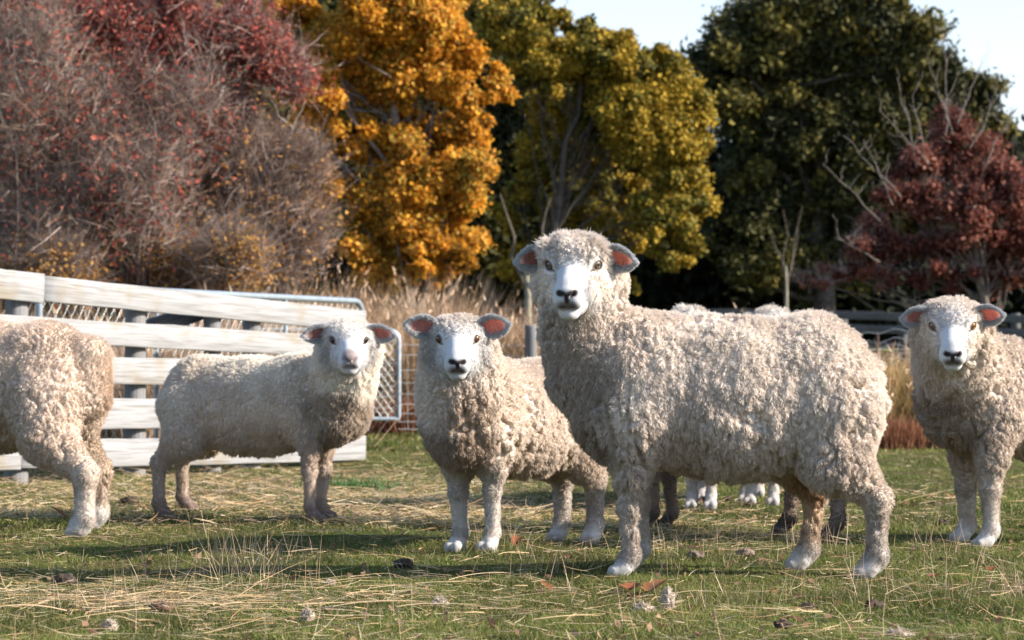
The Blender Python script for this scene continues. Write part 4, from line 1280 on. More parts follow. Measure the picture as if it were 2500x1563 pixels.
def bare_shrub(label, base_col, d, blobs, nst, seed, twn, leafn=0, leafcols=None, lsize=0.03, stemcol=(0.21, 0.165, 0.14), twc=((0.30, 0.21, 0.19), (0.38, 0.29, 0.25), (0.22, 0.15, 0.14)), twL=0.30, stem_r=0.012, rad=0.0026, pale=()):
    rng = np.random.default_rng(seed)
    s = FPX / d
    bp = px(base_col, 0, d); g = float(gz(bp[0], d))
    root = empty('bare_shrub', (bp[0], d, g))
    tag(root, label, 'shrub', 'bare and autumn shrubs at the left')
    B3 = []
    for b in blobs:
        c = px(b[0], b[1], d); B3.append((c[0], d + rng.normal(0, 0.15), c[2], b[2] / s, (b[2] + b[3]) / 2 / s * 0.8, b[3] / s))
    cl = clumps(B3, 40, rng, (0.45, 1.15), 0.1)
    mb = MB()
    for i in range(nst):
        c = cl[rng.integers(len(cl)), :3]
        a = np.array([bp[0] + rng.normal(0, 0.25), d + rng.normal(0, 0.2), g - 0.05])
        a[0] += (c[0] - a[0]) * 0.45
        col = np.array(stemcol) * rng.uniform(0.5, 1.5)
        Q = limb(mb, a, c + np.array([0, 0, 0.2]), stem_r * rng.uniform(0.4, 1), stem_r * 0.12, rng, 0.10, col, 9, 5, 0.0)
        for z in range(5):
            j = rng.integers(2, 8)
            e = Q[j] + np.array([rng.normal(0, 0.3), rng.normal(0, 0.25), rng.uniform(0.1, 0.6)])
            limb(mb, Q[j], e, stem_r * 0.25, stem_r * 0.06, rng, 0.3, col, 5, 4)
    for (x0, y0, x1, y1, r) in pale:
        Q = limb(mb, px(x0, y0, d - 0.6), px(x1, y1, d - 0.7), r * 0.7, r * 0.3, rng, 0.12, (0.42, 0.35, 0.30), 9, 6)
        for z in range(3):
            j = rng.integers(3, 8); sg = rng.choice([-1, 1])
            limb(mb, Q[j], Q[j] + np.array([sg * rng.uniform(0.1, 0.3), 0, rng.uniform(0.3, 0.7)]), r * 0.45, r * 0.12, rng, 0.2, (0.48, 0.41, 0.36), 6, 4)
    mb.build('stems', M_bark, root)
    twig_mass('twigs', cl, twn, twL, twc, root, seed + 1, rad)
    if leafn: leaves('leaves', cl, leafn, lsize, leafcols, M_leaf, root, seed + 2, flat=1.0)
    return root

def q_(b): return tuple(v * 1.034 for v in b)     # overview pixels -> photo pixels

def build_trees():
    RED = [(0.14, 0.03, 0.026), (0.30, 0.055, 0.045), (0.40, 0.095, 0.07), (0.27, 0.12, 0.085), (0.36, 0.075, 0.055)]
    ORG = [(0.17, 0.11, 0.02), (0.44, 0.20, 0.02), (0.72, 0.31, 0.025), (0.78, 0.38, 0.035), (0.55, 0.38, 0.06), (0.78, 0.30, 0.04), (0.28, 0.23, 0.04)]
    OLV = [(0.060, 0.062, 0.014), (0.15, 0.13, 0.018), (0.29, 0.195, 0.02), (0.44, 0.275, 0.026), (0.19, 0.17, 0.02)]
    PIN = [(0.017, 0.021, 0.010), (0.036, 0.039, 0.013), (0.080, 0.074, 0.020), (0.21, 0.165, 0.032)]
    OAK = [(0.09, 0.032, 0.024), (0.17, 0.055, 0.038), (0.25, 0.085, 0.058), (0.34, 0.15, 0.11)]
    # orange oak
    ob = [q_(b) for b in [(1000, -20, 130, 110), (880, 40, 120, 90), (1020, 110, 110, 90), (900, 180, 110, 90), (1060, 210, 90, 60), (1150, 260, 90, 60), (1030, 310, 120, 80), (1130, 330, 60, 35),
                          (760, 300, 90, 70), (900, 290, 80, 60), (1050, 430, 110, 80), (940, 480, 140, 90), (820, 470, 70, 60), (760, 420, 60, 70), (1080, 560, 75, 70), (980, 600, 130, 75), (870, 570, 90, 55), (1060, 650, 60, 45), (960, 650, 100, 50), (870, 640, 70, 40), (720, 540, 50, 50), (800, 90, 90, 80), (700, 20, 90, 70), (640, 60, 60, 50), (790, 190, 90, 70), (720, 240, 60, 50), (690, 400, 50, 70), (820, 380, 90, 70), (1150, 180, 60, 50)]]
    tree('orange_oak', 'tree full of orange and gold autumn leaves in the middle', (1000, 0), ob, 30.0, 300000, 0.045, ORG, M_leaf, 101, 0.14, top=(960, 60), per=64, nl=30, aspect=1.4, rs=(0.16, 0.36), shell=0.42, depth=0.9)
    # red leaved tree top left
    rb = [q_(b) for b in [(60, 20, 130, 90), (230, 60, 140, 90), (400, 60, 150, 90), (530, 110, 120, 70), (640, 160, 80, 55), (480, 190, 90, 50), (690, 205, 45, 30), (450, 270, 60, 50), (500, 320, 40, 35), (430, 220, 80, 45), (560, 250, 60, 30), (300, 150, 110, 70), (120, 120, 120, 70), (380, 230, 90, 60), (480, 270, 70, 60), (250, 220, 90, 50)]]
    tree('red_tree', 'tree with deep red leaves reaching over the top left', (330, 0), rb + [q_(b) for b in [(430, 250, 80, 45), (480, 310, 60, 35), (330, 220, 90, 50)]], 20.9, 46000, 0.030, RED, M_leaf, 111, 0.09, top=(330, 40), per=150, nl=34, twigs=(7000, 0.35, ((0.42, 0.33, 0.29), (0.30, 0.21, 0.19), (0.34, 0.2, 0.17))), shell=0.1, rs=(0.4, 0.9), limbw=0.6)
    # olive yellow tree
    vb = [q_(b) for b in [(1200, 480, 50, 60, 1.5), (1300, 340, 80, 70, 1.4), (1530, 330, 90, 80), (1400, 240, 90, 60, 0.6), (1230, 60, 90, 70), (1330, 70, 90, 50), (1450, 125, 100, 65), (1530, 180, 85, 75), (1590, 230, 80, 80), (1620, 310, 65, 70), (1600, 400, 80, 60), (1630, 460, 60, 60), (1560, 520, 90, 60), (1590, 600, 60, 50), (1380, 140, 110, 70),
                          (1480, 240, 90, 70), (1260, 160, 70, 60), (1420, 330, 90, 60, 1.2), (1300, 260, 80, 60, 1.2), (1480, 420, 80, 60, 1.4), (1350, 470, 90, 60, 1.5), (1450, 560, 90, 60, 1.0), (1250, 380, 60, 60, 1.5), (1480, 670, 40, 30), (1250, 600, 60, 60, 1.4)]]
    tree('olive_tree', 'rounded tree of olive and yellow foliage behind the largest sheep', (1290, 0), vb, 40.0, 330000, 0.050, OLV, M_needle, 121, 0.11, bark=(0.085, 0.068, 0.058), top=(1420, 200), per=60, nl=46, shell=0.5, flat=0.75, rs=(0.17, 0.36), limbw=0.5)
    # dark pines
    pb = [q_(b) for b in [(1750, 130, 110, 90), (1870, 60, 140, 100), (2020, 50, 130, 100), (2120, 130, 110, 90), (1960, 190, 160, 110), (1800, 250, 130, 100), (2200, 180, 90, 80), (2080, 280, 120, 100), (2290, 250, 90, 80), (2330, 350, 70, 80), (1920, 340, 150, 90),
                          (1760, 390, 80, 60), (2200, 340, 100, 90), (1780, 500, 90, 80), (1900, 480, 100, 90), (1690, 560, 60, 70), (1820, 620, 110, 80), (2020, 460, 90, 100), (1980, 600, 110, 90), (2250, 480, 110, 90), (2120, 430, 80, 80), (2350, 470, 60, 90), (1660, 200, 50, 60)]]
    tree('dark_pine', 'huge dark green evergreen crown filling the right half behind', (2000, 0), pb, 62.0, 290000, 0.085, PIN, M_needle, 131, 0.34, bark=(0.08, 0.065, 0.055), top=(2010, 60), per=26, nl=40, shell=0.35, flat=0.7, rs=(0.2, 0.42), aspect=2.2)
    # evergreen between the orange and olive trees, and behind the shrubs
    tree('evergreen_tree', 'dark green tree showing between the orange and the olive crowns', (1190, 0), [q_(b) for b in [(1340, 210, 100, 90), (1420, 190, 100, 70), (1480, 270, 100, 80), (1330, 380, 90, 90), (1450, 470, 110, 110), (1300, 500, 90, 90), (1170, 40, 110, 120), (1120, 180, 90, 120), (1180, 330, 90, 110), (1150, 480, 90, 110), (1200, 600, 80, 80)]], 52.0, 110000, 0.11, PIN, M_needle, 141, 0.2, per=30, nl=14, aspect=2.0, top=(1190, 60), group='dark evergreens behind the autumn trees')
    tree('evergreen_tree', 'dark evergreen tree standing behind the bare shrubs and red tree', (420, 0), [q_(b) for b in [(180, 150, 160, 110), (430, 120, 170, 110), (650, 60, 150, 110), (300, 330, 200, 140), (560, 300, 180, 140), (720, 420, 120, 160), (760, 80, 130, 120), (880, 30, 110, 80), (780, 230, 120, 110), (930, 200, 110, 110), (450, 520, 220, 120), (120, 400, 160, 160)]], 48.0, 190000, 0.11, PIN, M_needle, 151, 0.25, per=22, nl=14, aspect=2.0, group='dark evergreens behind the autumn trees')
    # young red oak at the right, leaves thinning to bare tips
    kb = [q_(b) for b in [(2250, 300, 60, 60), (2200, 380, 70, 60), (2300, 390, 80, 60), (2150, 460, 80, 55), (2260, 480, 110, 60), (2380, 450, 80, 70), (2080, 560, 90, 50), (2200, 570, 110, 50), (2330, 560, 110, 60), (2440, 560, 80, 70), (2010, 640, 80, 35), (2110, 650, 90, 35), (2230, 650, 90, 35), (2380, 650, 100, 45), (1950, 660, 60, 26), (1900, 665, 40, 18), (2060, 600, 80, 40)]]
    r, cl = tree('young_oak', 'young oak with dull red brown leaves and bare pale top twigs', (2440, 0), kb, 34.0, 36000, 0.046, OAK, M_leaf, 161, 0.085, bark=(0.16, 0.13, 0.11), top=(2330, 300), limbw=0.55, rs=(0.2, 0.5), per=70, nl=40, shell=0.2, flat=0.45, aspect=1.9, droop=0.8, twigs=(1500, 0.3, ((0.3, 0.22, 0.2), (0.4, 0.33, 0.29))))
    mb = MB(); rng = np.random.default_rng(9); d = 33.6
    for (x0, y0, x1, y1) in [(2330, 330, 2270, 150), (2310, 330, 2310, 130), (2340, 300, 2400, 150), (2270, 400, 2150, 270), (2240, 410, 2200, 220), (2200, 480, 2060, 330), (2180, 500, 2110, 340), (2150, 540, 2010, 400), (2150, 640, 2040, 580), (2370, 360, 2460, 190), (2400, 420, 2480, 250), (2260, 380, 2230, 230)]:
        Q = limb(mb, px(x0, y0, d), px(x1, y1, d), 0.010, 0.004, rng, 0.12, (0.22, 0.19, 0.165), 8, 5)
        for z in range(4):
            j = rng.integers(2, 8)
            limb(mb, Q[j], Q[j] + np.array([rng.normal(0, 0.14), 0, rng.uniform(0.1, 0.4)]), 0.005, 0.002, rng, 0.3, (0.22, 0.19, 0.165), 5, 4)
    mb.build('bare_twigs', M_bark, r)
    # twiggy shrubs, left
    TW = ((0.32, 0.25, 0.215), (0.44, 0.36, 0.31), (0.20, 0.15, 0.135), (0.37, 0.25, 0.175))
    bare_shrub('tall leafless grey shrub at the far left with pale bending stems', 100, 22.0, [q_(b) for b in [(60, 200, 130, 180), (120, 420, 150, 200), (40, 560, 110, 100)]], 60, 201, 13000, 900, [(0.40, 0.18, 0.05), (0.5, 0.28, 0.06)], twc=TW, pale=[(205, 470, 370, 110, 0.018), (95, 520, 55, 80, 0.014), (160, 560, 120, 160, 0.012), (330, 560, 480, 300, 0.010)])
    bare_shrub('tangled brown shrub beside the grey one with few rust leaves', 330, 21.5, [q_(b) for b in [(300, 330, 110, 100), (330, 450, 150, 150), (260, 580, 140, 90)]], 60, 211, 14000, 2200, [(0.42, 0.20, 0.05), (0.5, 0.28, 0.06), (0.3, 0.1, 0.05)], twc=TW, pale=[(560, 560, 740, 300, 0.011), (410, 600, 420, 380, 0.009)])
    bare_shrub('dense mauve brown bush of fine twigs left of the orange tree', 560, 21.0, [q_(b) for b in [(540, 420, 120, 90), (600, 470, 120, 120), (560, 590, 150, 90), (660, 400, 60, 60), (640, 590, 70, 70)]], 100, 221, 22000, 2600, [(0.50, 0.27, 0.08), (0.42, 0.2, 0.06)], twc=((0.31, 0.235, 0.20), (0.41, 0.325, 0.28), (0.18, 0.13, 0.115), (0.36, 0.235, 0.16)), twL=0.26)
    bare_shrub('low rusty orange scrub behind the top rail of the board fence', 400, 20.0, [q_(b) for b in [(120, 640, 150, 60), (330, 620, 170, 70), (520, 640, 130, 50)]], 60, 231, 6000, 13000, [(0.42, 0.20, 0.06), (0.50, 0.30, 0.08), (0.33, 0.14, 0.06), (0.24, 0.15, 0.10)], twc=TW, twL=0.30, lsize=0.024)
    bare_shrub('tall thin bare saplings rising before the red leaves', 200, 20.2, [q_(b) for b in [(70, 230, 130, 190), (230, 300, 130, 210), (380, 330, 110, 160), (100, 420, 150, 130), (330, 430, 150, 130)]], 42, 241, 8000, 3800, [(0.30, 0.07, 0.05), (0.40, 0.10, 0.07), (0.24, 0.09, 0.06)], twc=TW, stem_r=0.009, stemcol=(0.20, 0.155, 0.135))
    # dark shelter hedge closing the view under the crowns
    rng = np.random.default_rng(300)
    d = 66.0; m = 1500
    xs = rng.uniform(px(-300, 0, d)[0], px(2800, 0, d)[0], m)
    zz = rng.random(m) * 5.2
    cl = np.stack([xs, d + rng.uniform(-1.2, 1.2, m), gz(xs, d) + zz, rng.uniform(0.5, 0.95, m)], 1)
    o = leaves('shelter_hedge', cl, 130000, 0.20, [(0.010, 0.014, 0.008), (0.018, 0.024, 0.012), (0.03, 0.035, 0.015)], M_needle, None, 301, flat=1.0, aspect=1.8)
    tag(o, 'dark hedge of evergreen undergrowth below the big trees', 'hedge', kind='stuff')
    # pale trunks seen under the crowns
    for i, (c, d, y0, y1, r, lab) in enumerate(((1292, 38.5, 640, 830, 0.085, 'pale trunk showing left of the face of the largest sheep'), (1924, 52.0, 650, 760, 0.055, 'thin pale trunk above the hips of the largest sheep'))):
        p0, p1 = px(c, y1, d), px(c - 6, y0, d)
        root = empty('tree_trunk', (p0[0], d, float(gz(p0[0], d))))
        tag(root, lab, 'trunk')
        mb = MB(); rng = np.random.default_rng(400 + i)
        Q = limb(mb, (p0[0], d, float(gz(p0[0], d)) - 0.1), p1, r, r * 0.6, rng, 0.05, (0.26, 0.235, 0.18), 8, 10)
        mb.build('trunk', M_bark, root, smooth=True)
        mb = MB()
        for z in range(4):
            limb(mb, Q[5 + z % 3], p1 + np.array([rng.normal(0, 0.5), rng.normal(0, 0.3), rng.uniform(0.5, 1.4)]), r * 0.4, r * 0.1, rng, 0.2, (0.12, 0.10, 0.08), 6, 5)
        mb.build('branches', M_bark, root)

# ------------------------------------------------------------------ small things on the turf
def lump_obj(name, label, cat, x, y, r, sq, col, mat, seed, group, noise=0.35, n=18, fuzz=0):
    rng = np.random.default_rng(seed)
    g = gpx(x, y); z = float(gz(g[0], g[1]))
    root = empty(name, (g[0], g[1], z)) if fuzz else None
    nu, nv = n, n * 2
    th = np.linspace(0, math.pi, nu); ph = np.linspace(0, 2 * math.pi, nv, endpoint=False)
    T, Pp = np.meshgrid(th, ph, indexing='ij')
    D = np.stack([np.sin(T) * np.cos(Pp), np.sin(T) * np.sin(Pp), np.cos(T)], -1).reshape(-1, 3)
    q = 1 + (fbm(D * 2.6 + seed, seed, 3) - 0.5) * noise * 3.0 + (fbm(D * 5 + seed, seed + 4, 2) - 0.5) * noise
    V = D * q[:, None] * r * np.array(sq) + np.array([g[0], g[1], z + r * sq[2] * 0.7])
    F = np.array([[i * nv + j, (i + 1) * nv + j, (i + 1) * nv + (j + 1) % nv, i * nv + (j + 1) % nv] for i in range(nu - 1) for j in range(nv)])
    C = np.array(col) * (0.7 + 0.6 * fbm(D * 3 + seed, seed + 9, 2))[:, None]
    if fuzz:
        mesh('core', V, F, mat, root, col=C, smooth=True)
        k = rng.integers(0, len(V), fuzz)
        Dn = D[k] + rng.normal(size=(fuzz, 3)) * 0.8; Dn /= np.linalg.norm(Dn, axis=1)[:, None]
        Ls = rng.uniform(0.15, 0.45, fuzz)[:, None] * r; bd = rng.normal(size=(fuzz, 3)) * 0.5
        P = np.stack([V[k], V[k] + Dn * Ls * 0.5, V[k] + (Dn + bd) * Ls * 0.9], 1)
        hair('fibres', P, np.array([0.0009, 0.0008, 0.0004]), np.clip(C[k] * 1.15, 0, 0.85), M_wool, root)
        tag(root, label, cat, group)
    else:
        o = mesh(name, V, F, mat, None, col=C, smooth=True, origin=np.array([g[0], g[1], z]))
        o.location = (g[0], g[1], z)
        tag(o, label, cat, group)

def oak_leaf(label, x, y, s, col, seed, group='fallen leaves'):
    rng = np.random.default_rng(seed)
    g = gpx(x, y); z = float(gz(g[0], g[1])) + 0.02
    n = 26; P = []
    for side in (1, -1):
        ts = np.linspace(0, 1, n)
        w = (0.32 * np.sin(math.pi * ts ** 0.8)) * (0.62 + 0.38 * np.abs(np.sin(ts * math.pi * 3.2))) + 0.01
        P.append(np.stack([ts, side * w], 1))
    a = rng.random() * 6.28; ca, sa = math.cos(a), math.sin(a); tilt = rng.uniform(0.15, 0.6)
    V = []; 
    for k in range(n):
        for q in (P[0][k], np.array([P[0][k][0], 0]), P[1][k]):
            u, v = (q[0] - 0.5) * s, q[1] * s
            zz = abs(v) * 0.7 + 0.18 * s * math.sin(q[0] * 3 + seed) + u * math.sin(tilt)
            V.append((g[0] + u * ca - v * sa, g[1] + u * sa + v * ca, z + zz * 0.8))
    F = [[k * 3 + j, k * 3 + j + 1, (k + 1) * 3 + j + 1, (k + 1) * 3 + j] for k in range(n - 1) for j in (0, 1)]
    V = np.array(V); V[:, 2] += max(0, z - 0.012 - V[:, 2].min())
    C = np.array(col) * (0.7 + 0.5 * rng.random((len(V), 1)))
    o = mesh('fallen_leaf', V, np.array(F), M_leaf, None, col=C, origin=np.array([g[0], g[1], z]))
    o.location = (g[0], g[1], z)
    tag(o, label, 'leaf', group)

def build_litter():
    DU = (0.055, 0.04, 0.03)
    WO = (0.44, 0.37, 0.30)
    G1, G2, G3 = 'dung clods on the turf', 'tufts of shed wool', 'fallen leaves'
    for i, (x, y, r, c, lab) in enumerate([
            (316, 1243, 0.034, DU, 'dark brown clod between the left rump and the slim white sheep'),
            (1828, 1238, 0.020, DU, 'black round dropping in front of the farther white legged sheep'),
            (1776, 1218, 0.016, DU, 'small dark dropping between the two pairs of far white legs'),
            (2133, 1487, 0.018, DU, 'round black dropping low at the right, largest of its cluster'),
            (1972, 1487, 0.014, DU, 'small black dropping right of the shed wool'),
            (1910, 1533, 0.016, DU, 'dark dropping near the bottom edge below the shed wool'),
            (2300, 1288, 0.020, DU, 'brown clod by the legs of the sheep at the right edge'),
            (160, 1416, 0.026, DU, 'flat brown clod among straw in the left foreground'),
            (395, 1495, 0.022, (0.10, 0.06, 0.04), 'brown clod among long straws near the bottom left'),
            (985, 1384, 0.024, DU, 'dark clod in the shade left of the lamb'),
            (1697, 1375, 0.021, (0.16, 0.12, 0.095), 'grey brown clod under the belly of the largest sheep'),
            (1820, 1362, 0.022, (0.18, 0.135, 0.105), 'grey brown clod left of the hind feet of the largest sheep')]):
        lump_obj('dung_clod', lab, 'dung', x, y, r, (1.25, 1.0, 0.75), c, M_dung, 500 + i, G1)
    for i, (x, y, r, sq, lab) in enumerate([
            (1630, 1492, 0.019, (0.7, 0.7, 1.5), 'upright tuft of shed wool right of centre in the foreground'),
            (1570, 1500, 0.017, (1.4, 0.8, 0.6), 'flat tuft of shed wool just left of the upright one'),
            (2192, 1550, 0.016, (1.6, 0.8, 0.6), 'pale tuft of shed wool at the bottom edge on the right'),
            (270, 1543, 0.014, (1.1, 0.8, 0.8), 'pale tuft of shed wool at the bottom left'),
            (752, 1508, 0.012, (1.1, 0.8, 1.2), 'small wool tuft between straws at the lower left middle'),
            (806, 1430, 0.011, (1.2, 0.8, 0.8), 'wool tuft at the edge of the shade left of the lamb'),
            (1075, 1484, 0.014, (1.2, 0.8, 0.9), 'wool tuft on brown leaves below the lamb')]):
        lump_obj('wool_tuft', lab, 'wool tuft', x, y, r, sq, WO, M_body, 540 + i, G2, noise=0.5, fuzz=700)
    cols = [(0.36, 0.13, 0.06), (0.45, 0.22, 0.11), (0.28, 0.12, 0.07)]
    big = [(1540, 1450, 0.10, 'curled pale brown leaf just below the foot of the largest sheep'), (1600, 1455, 0.11, 'long brown leaf under the front foot of the largest sheep'), (1722, 1242, 0.07, 'orange brown leaf by the near pair of far white legs'), (1265, 1345, 0.07, 'brown leaf in the shade right of the lamb'),
           (2320, 1232, 0.08, 'red brown leaf left of the right hand sheep'), (2280, 1425, 0.05, 'small orange leaf right of the hind foot'), (2420, 1400, 0.06, 'orange brown leaf at the right in the grass'), (1335, 1455, 0.06, 'crumpled orange leaf at the lower middle'), (150, 1280, 0.08, 'grey brown leaf at the left by the rump sheep'), (1125, 1260, 0.06, 'brown leaf beyond the lamb at its left')]
    for i, (x, y, s, lab) in enumerate(big):
        oak_leaf(lab, x, y, s, cols[i % 3], 600 + i)
    rng = np.random.default_rng(77)
    n = 1100
    x, y = frustum_points(rng, n, 5.3, 17, 1.0)
    P = np.stack([x, y, gz(x, y) + 0.006], 1)
    cl = np.concatenate([P, np.full((n, 1), 0.012)], 1)
    o = leaves('leaf_litter', cl, n, 0.014, [(0.09, 0.06, 0.045), (0.22, 0.12, 0.07), (0.40, 0.24, 0.14), (0.10, 0.07, 0.05)], M_leaf, None, 78, flat=0.6, aspect=1.4)
    tag(o, 'crumbs of dead leaves and droppings scattered in the turf', 'litter', kind='stuff')
    # broad leaved weed rosette by the fence end
    g = gpx(858, 1190); z = float(gz(g[0], g[1])); rng = np.random.default_rng(5)
    m = 420; P = np.stack([g[0] + rng.normal(0, 0.11, m), g[1] + rng.normal(0, 0.12, m), np.full(m, z)], 1)
    D = rng.normal(size=(m, 3)) * 0.7; D[:, 2] = np.abs(D[:, 2]) + 0.5; D /= np.linalg.norm(D, axis=1)[:, None]
    o = blade_obj('weed_patch', M_grass, (P, D, rng.uniform(0.03, 0.07, m), np.full(m, 0.011), np.array([0.05, 0.12, 0.03]) * rng.uniform(0.7, 1.4, m)[:, None], rng.normal(size=(m, 3)) * 0.4), rng=rng, seg=2)
    tag(o, 'dark green leafy weeds on the turf near the end of the fence', 'weeds', kind='stuff')

def build_sheep():
    W_ = lambda x, y, s: np.array([(x - 1250) / s, FPX / s])     # photo column and scale (px per metre) to ground
    # big ewe in front
    R1 = (1.03, 6.90); R2 = (0.868, 7.15)
    sheep('largest woolly sheep standing side on in front, its white face turned to the camera',
          front=(0.345, 7.02), rear=(0.955, 7.04), zb=0.780, zl=0.288, hw=0.240,
          head=px(1402, 648, 6.86), hyaw=math.radians(-8), hpitch=math.radians(16),
          feet=dict(fl=(0.335, 6.93), fr=(0.375, 7.16), rl=(1.035, 6.91), rr=(0.868, 7.15)),
          wool=(0.82, 0.73, 0.65), ruff=0.126, neck=0.112, neckf=0.145, nk=0.045, capz=-0.004, jaw=1.25, res=0.0038, nh=560000, hl=0.0095, hs=1.03,
          cap=(0.078, 0.092, 0.046), capfw=0.006, capl=0.022, cheekwool=1.0, legw=(0.085, 0.034, 0.0225), hlegw=(0.12, 0.036, 0.0255),
          inner=(0.25, 0.16, 0.135), eyec=(0.14, 0.12, 0.085), ears=((0.12, -0.02), (0.12, 0.02)), earL=0.094, earW=0.060, seed=3,
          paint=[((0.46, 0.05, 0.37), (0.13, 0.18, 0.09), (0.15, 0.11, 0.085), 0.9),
                 ((0.52, 0.10, 0.50), (0.21, 0.24, 0.30), (0.38, 0.30, 0.235), 0.7),  # chest front: shade painted into the wool colour
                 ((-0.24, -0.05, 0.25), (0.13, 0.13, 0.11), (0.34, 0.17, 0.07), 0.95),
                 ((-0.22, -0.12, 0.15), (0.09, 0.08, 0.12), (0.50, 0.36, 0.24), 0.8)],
          lump=0.0105, cell=0.018, legfuzz=0.55, chest_x=-0.02, brisk=-0.04, rump_x=-0.03, rad=0.00055)
    # lamb to its left
    sheep('lamb facing the camera with glowing pink ear, beside the big sheep',
          front=(-0.118, 7.95), rear=(0.205, 8.46), zb=0.655, zl=0.245, hw=0.185,
          head=px(1117, 829, 7.70), hyaw=math.radians(0), hpitch=math.radians(14),
          feet=dict(fr=(-0.171, 7.96), fl=(-0.066, 7.92), rr=(0.172, 8.56), rl=(0.285, 8.45)),
          wool=(0.77, 0.665, 0.57), ruff=0.117, neck=0.125, neckf=0.06, nk=0.06, res=0.0042, nh=330000, hl=0.0095, hs=0.94,
          cap=(0.070, 0.066, 0.040), capz=-0.006, capl=0.017, legw=(0.070, 0.031, 0.0205), hlegw=(0.10, 0.035, 0.0235),
          inner=(0.42, 0.235, 0.20), eyec=(0.13, 0.06, 0.03), ears=((0.10, 0.36), (0.10, 0.36)), earL=0.108, earW=0.066, seed=8,
          paint=[((0.46, 0.0, 0.33), (0.16, 0.16, 0.13), (0.26, 0.18, 0.13), 0.75), ((0.46, 0.08, 0.46), (0.12, 0.10, 0.12), (0.46, 0.34, 0.24), 0.6)],  # brisket and chest: dirt and shade painted into the wool
          lump=0.0095, cell=0.018, legfuzz=0.2, legcol=(0.55, 0.51, 0.47), footcol=(0.60, 0.57, 0.54), chest_x=-0.01)
    # lamb by the fence
    sheep('slim white sheep side on in front of the wooden fence',
          front=(-0.765, 9.42), rear=(-1.30, 9.76), zb=0.672, zl=0.272, hw=0.176,
          head=px(852, 832, 9.12), hyaw=math.radians(2), hpitch=math.radians(12),
          feet=dict(fr=(-0.777, 9.33), fl=(-0.748, 9.53), rr=(-1.395, 9.60), rl=(-1.36, 10.02)),
          wool=(0.86, 0.77, 0.665), ruff=0.118, neck=0.112, neckf=0.13, nk=0.05, res=0.0045, nh=230000, hl=0.012, hs=0.96,
          cap=(0.075, 0.074, 0.042), capz=-0.010, capfw=0.005, capl=0.012, legw=(0.068, 0.028, 0.0175), hlegw=(0.10, 0.031, 0.0205),
          inner=(0.27, 0.17, 0.15), eyec=(0.03, 0.02, 0.02), muzzle=(0.27, 0.225, 0.22), ears=((0.12, 0.06), (0.12, 0.04)), earL=0.108, earW=0.060, seed=13,
          paint=[((0.50, 0.0, 0.38), (0.24, 0.24, 0.20), (0.32, 0.235, 0.17), 0.75)],  # darker chest: painted shade, not only brown wool
          lump=0.0085, cell=0.0175, crz=0.014, legfuzz=0.25, legcol=(0.50, 0.41, 0.35), footcol=(0.13, 0.09, 0.08), rump_x=-0.06)
    # rump at the left edge
    y1 = math.radians(163); fx, fy = math.cos(y1), math.sin(y1)
    re = np.array([-1.645, 8.87]); fr = re + np.array([fx, fy]) * 0.62
    sheep('sheep at the left edge showing only its woolly rump and hind legs',
          front=fr, rear=re, zb=0.795, zl=0.30, hw=0.23, head=(fr[0] + fx * 0.3, fr[1] + fy * 0.3, 0.75), hyaw=math.radians(-110), hpitch=math.radians(30),
          feet=dict(rl=(-1.530, 8.63), rr=(-1.552, 9.04), fl=(fr[0], fr[1] - 0.13), fr=(fr[0], fr[1] + 0.13)),
          wool=(0.70, 0.575, 0.475), ruff=0.13, neck=0.15, res=0.005, nh=240000, hl=0.009, cap=(0.085, 0.10, 0.07), legw=(0.09, 0.045, 0.034), hlegw=(0.135, 0.046, 0.032),
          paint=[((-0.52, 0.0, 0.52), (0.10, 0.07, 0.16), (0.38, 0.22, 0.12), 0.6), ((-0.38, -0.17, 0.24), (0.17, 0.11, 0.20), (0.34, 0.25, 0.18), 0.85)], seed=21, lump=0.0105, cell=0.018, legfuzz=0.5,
          extra=[('c', (-0.40, -0.0, 0.64), (-0.42, -0.0, 0.50), 0.085, 0.07, 0.03)], tail=False)
    # right edge
    y8 = math.radians(198); fx, fy = math.cos(y8), math.sin(y8)
    fr = np.array([1.625, 8.38]); re = fr - np.array([fx, fy]) * 0.62
    sheep('sheep at the right edge of the photo with amber eyes and brown shaded chest',
          front=fr, rear=re, zb=0.725, zl=0.285, hw=0.215,
          head=px(2326, 796, 8.00), hyaw=math.radians(0), hpitch=math.radians(21),
          feet=dict(fl=(1.622, 8.22), fr=(1.600, 8.52), rl=(re[0], re[1] - 0.13), rr=(re[0], re[1] + 0.13)),
          wool=(0.72, 0.62, 0.53), ruff=0.128, neck=0.132, neckf=0.09, nk=0.06, res=0.0045, nh=320000, hl=0.0095, hs=1.0,
          cap=(0.080, 0.088, 0.052), capfw=0.002, capz=-0.014, capl=0.016, cheekwool=0.85, legw=(0.088, 0.034, 0.0235), hlegw=(0.12, 0.042, 0.030),
          inner=(0.36, 0.21, 0.18), eyec=(0.26, 0.13, 0.05), ears=((0.10, 0.28), (0.10, 0.14)), earL=0.095, earW=0.060, seed=34,
          paint=[((0.46, 0.0, 0.42), (0.2, 0.24, 0.2), (0.30, 0.225, 0.165), 0.8)], lump=0.0105, cell=0.019, legfuzz=0.3, footcol=(0.6, 0.58, 0.56))  # brown chest patch has its shade painted in
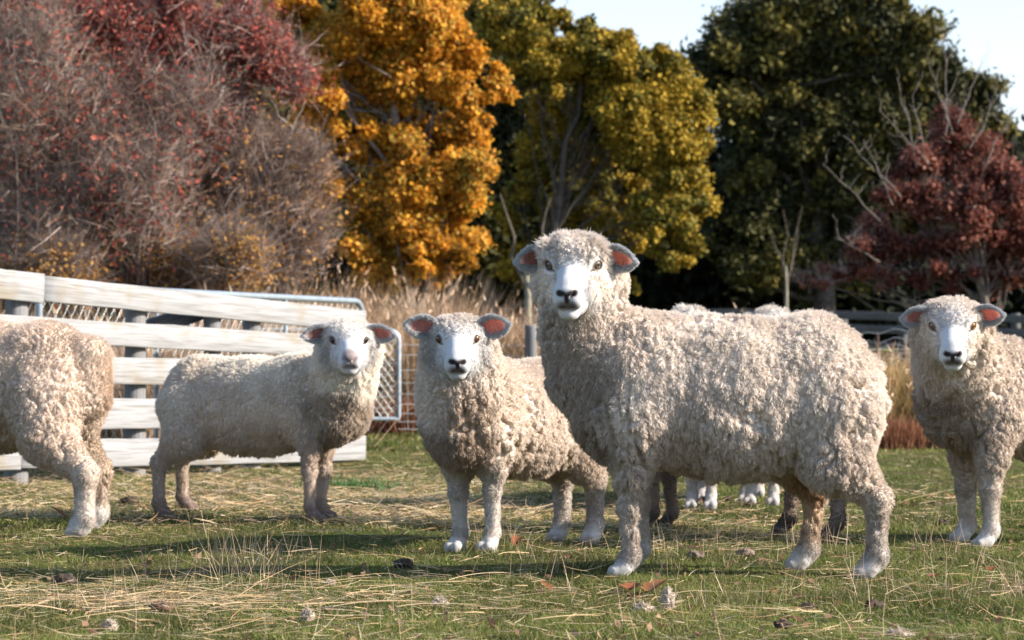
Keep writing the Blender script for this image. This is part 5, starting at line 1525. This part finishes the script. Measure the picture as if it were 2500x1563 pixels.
    # dark-footed one hidden behind
    sheep('sheep mostly hidden behind the largest one, black feet showing under its belly',
          front=(0.555, 9.10), rear=(1.10, 9.05), zb=0.70, zl=0.27, hw=0.20,
          head=(0.40, 9.3, 0.66), hyaw=math.radians(150), hpitch=math.radians(35),
          feet=dict(fl=(0.530, 9.16), fr=(0.606, 9.22), rl=(1.145, 8.55), rr=(1.02, 8.95)),
          wool=(0.42, 0.40, 0.37), res=0.006, nh=90000, hl=0.012, legw=(0.07, 0.027, 0.019), hlegw=(0.11, 0.036, 0.022), legcol=(0.12, 0.09, 0.075), footcol=(0.02, 0.018, 0.018),
          seed=44, legfuzz=0.3, rump_x=0.03, rad=0.0011)
    # two far ones facing us
    for i, (hx, hyy, fa, fb, lab, yaw) in enumerate((
            (1690, 772, 1689, 1734, 'white legged sheep far behind the back of the largest one, an ear showing', -0.1),
            (1888, 770, 1832, 1886, 'white legged sheep far behind, its woolly head over the hips of the largest one', 0.1))):
        d = 10.5 + i * 0.35
        s_ = FPX / d
        xa, xb = (fa - 1250) / s_, (fb - 1250) / s_
        mx = (xa + xb) / 2
        sheep(lab, front=(mx, d), rear=(mx + 0.15, d + 0.6), zb=0.66, zl=0.25, hw=0.19,
              head=px(hx, hyy + 28, d - 0.25), hyaw=math.radians(5), hpitch=math.radians(14),
              feet=dict(fr=(xa, d), fl=(xb, d - 0.03), rr=(mx + 0.05, d + 0.6), rl=(mx + 0.25, d + 0.6)),
              wool=(0.74, 0.68, 0.61), res=0.006, nh=90000, hl=0.012, hs=0.95, legw=(0.07, 0.029, 0.019), hlegw=(0.10, 0.032, 0.020), legcol=(0.50, 0.46, 0.42), footcol=(0.48, 0.46, 0.44), capl=0.018,
              seed=51 + i, legfuzz=0.3, rad=0.0011, ears=((0.1, 0.2), (0.1, 0.2)), cheekwool=0.8, cap=(0.08, 0.08, 0.05))

build_ground()
build_grass()
at, P, nrm, ax = build_yard_fence()
build_gates(at, P, nrm, ax)
build_wire_fence()
build_far_fence()
build_tall_grass()
build_trees()
build_litter()
build_sheep()
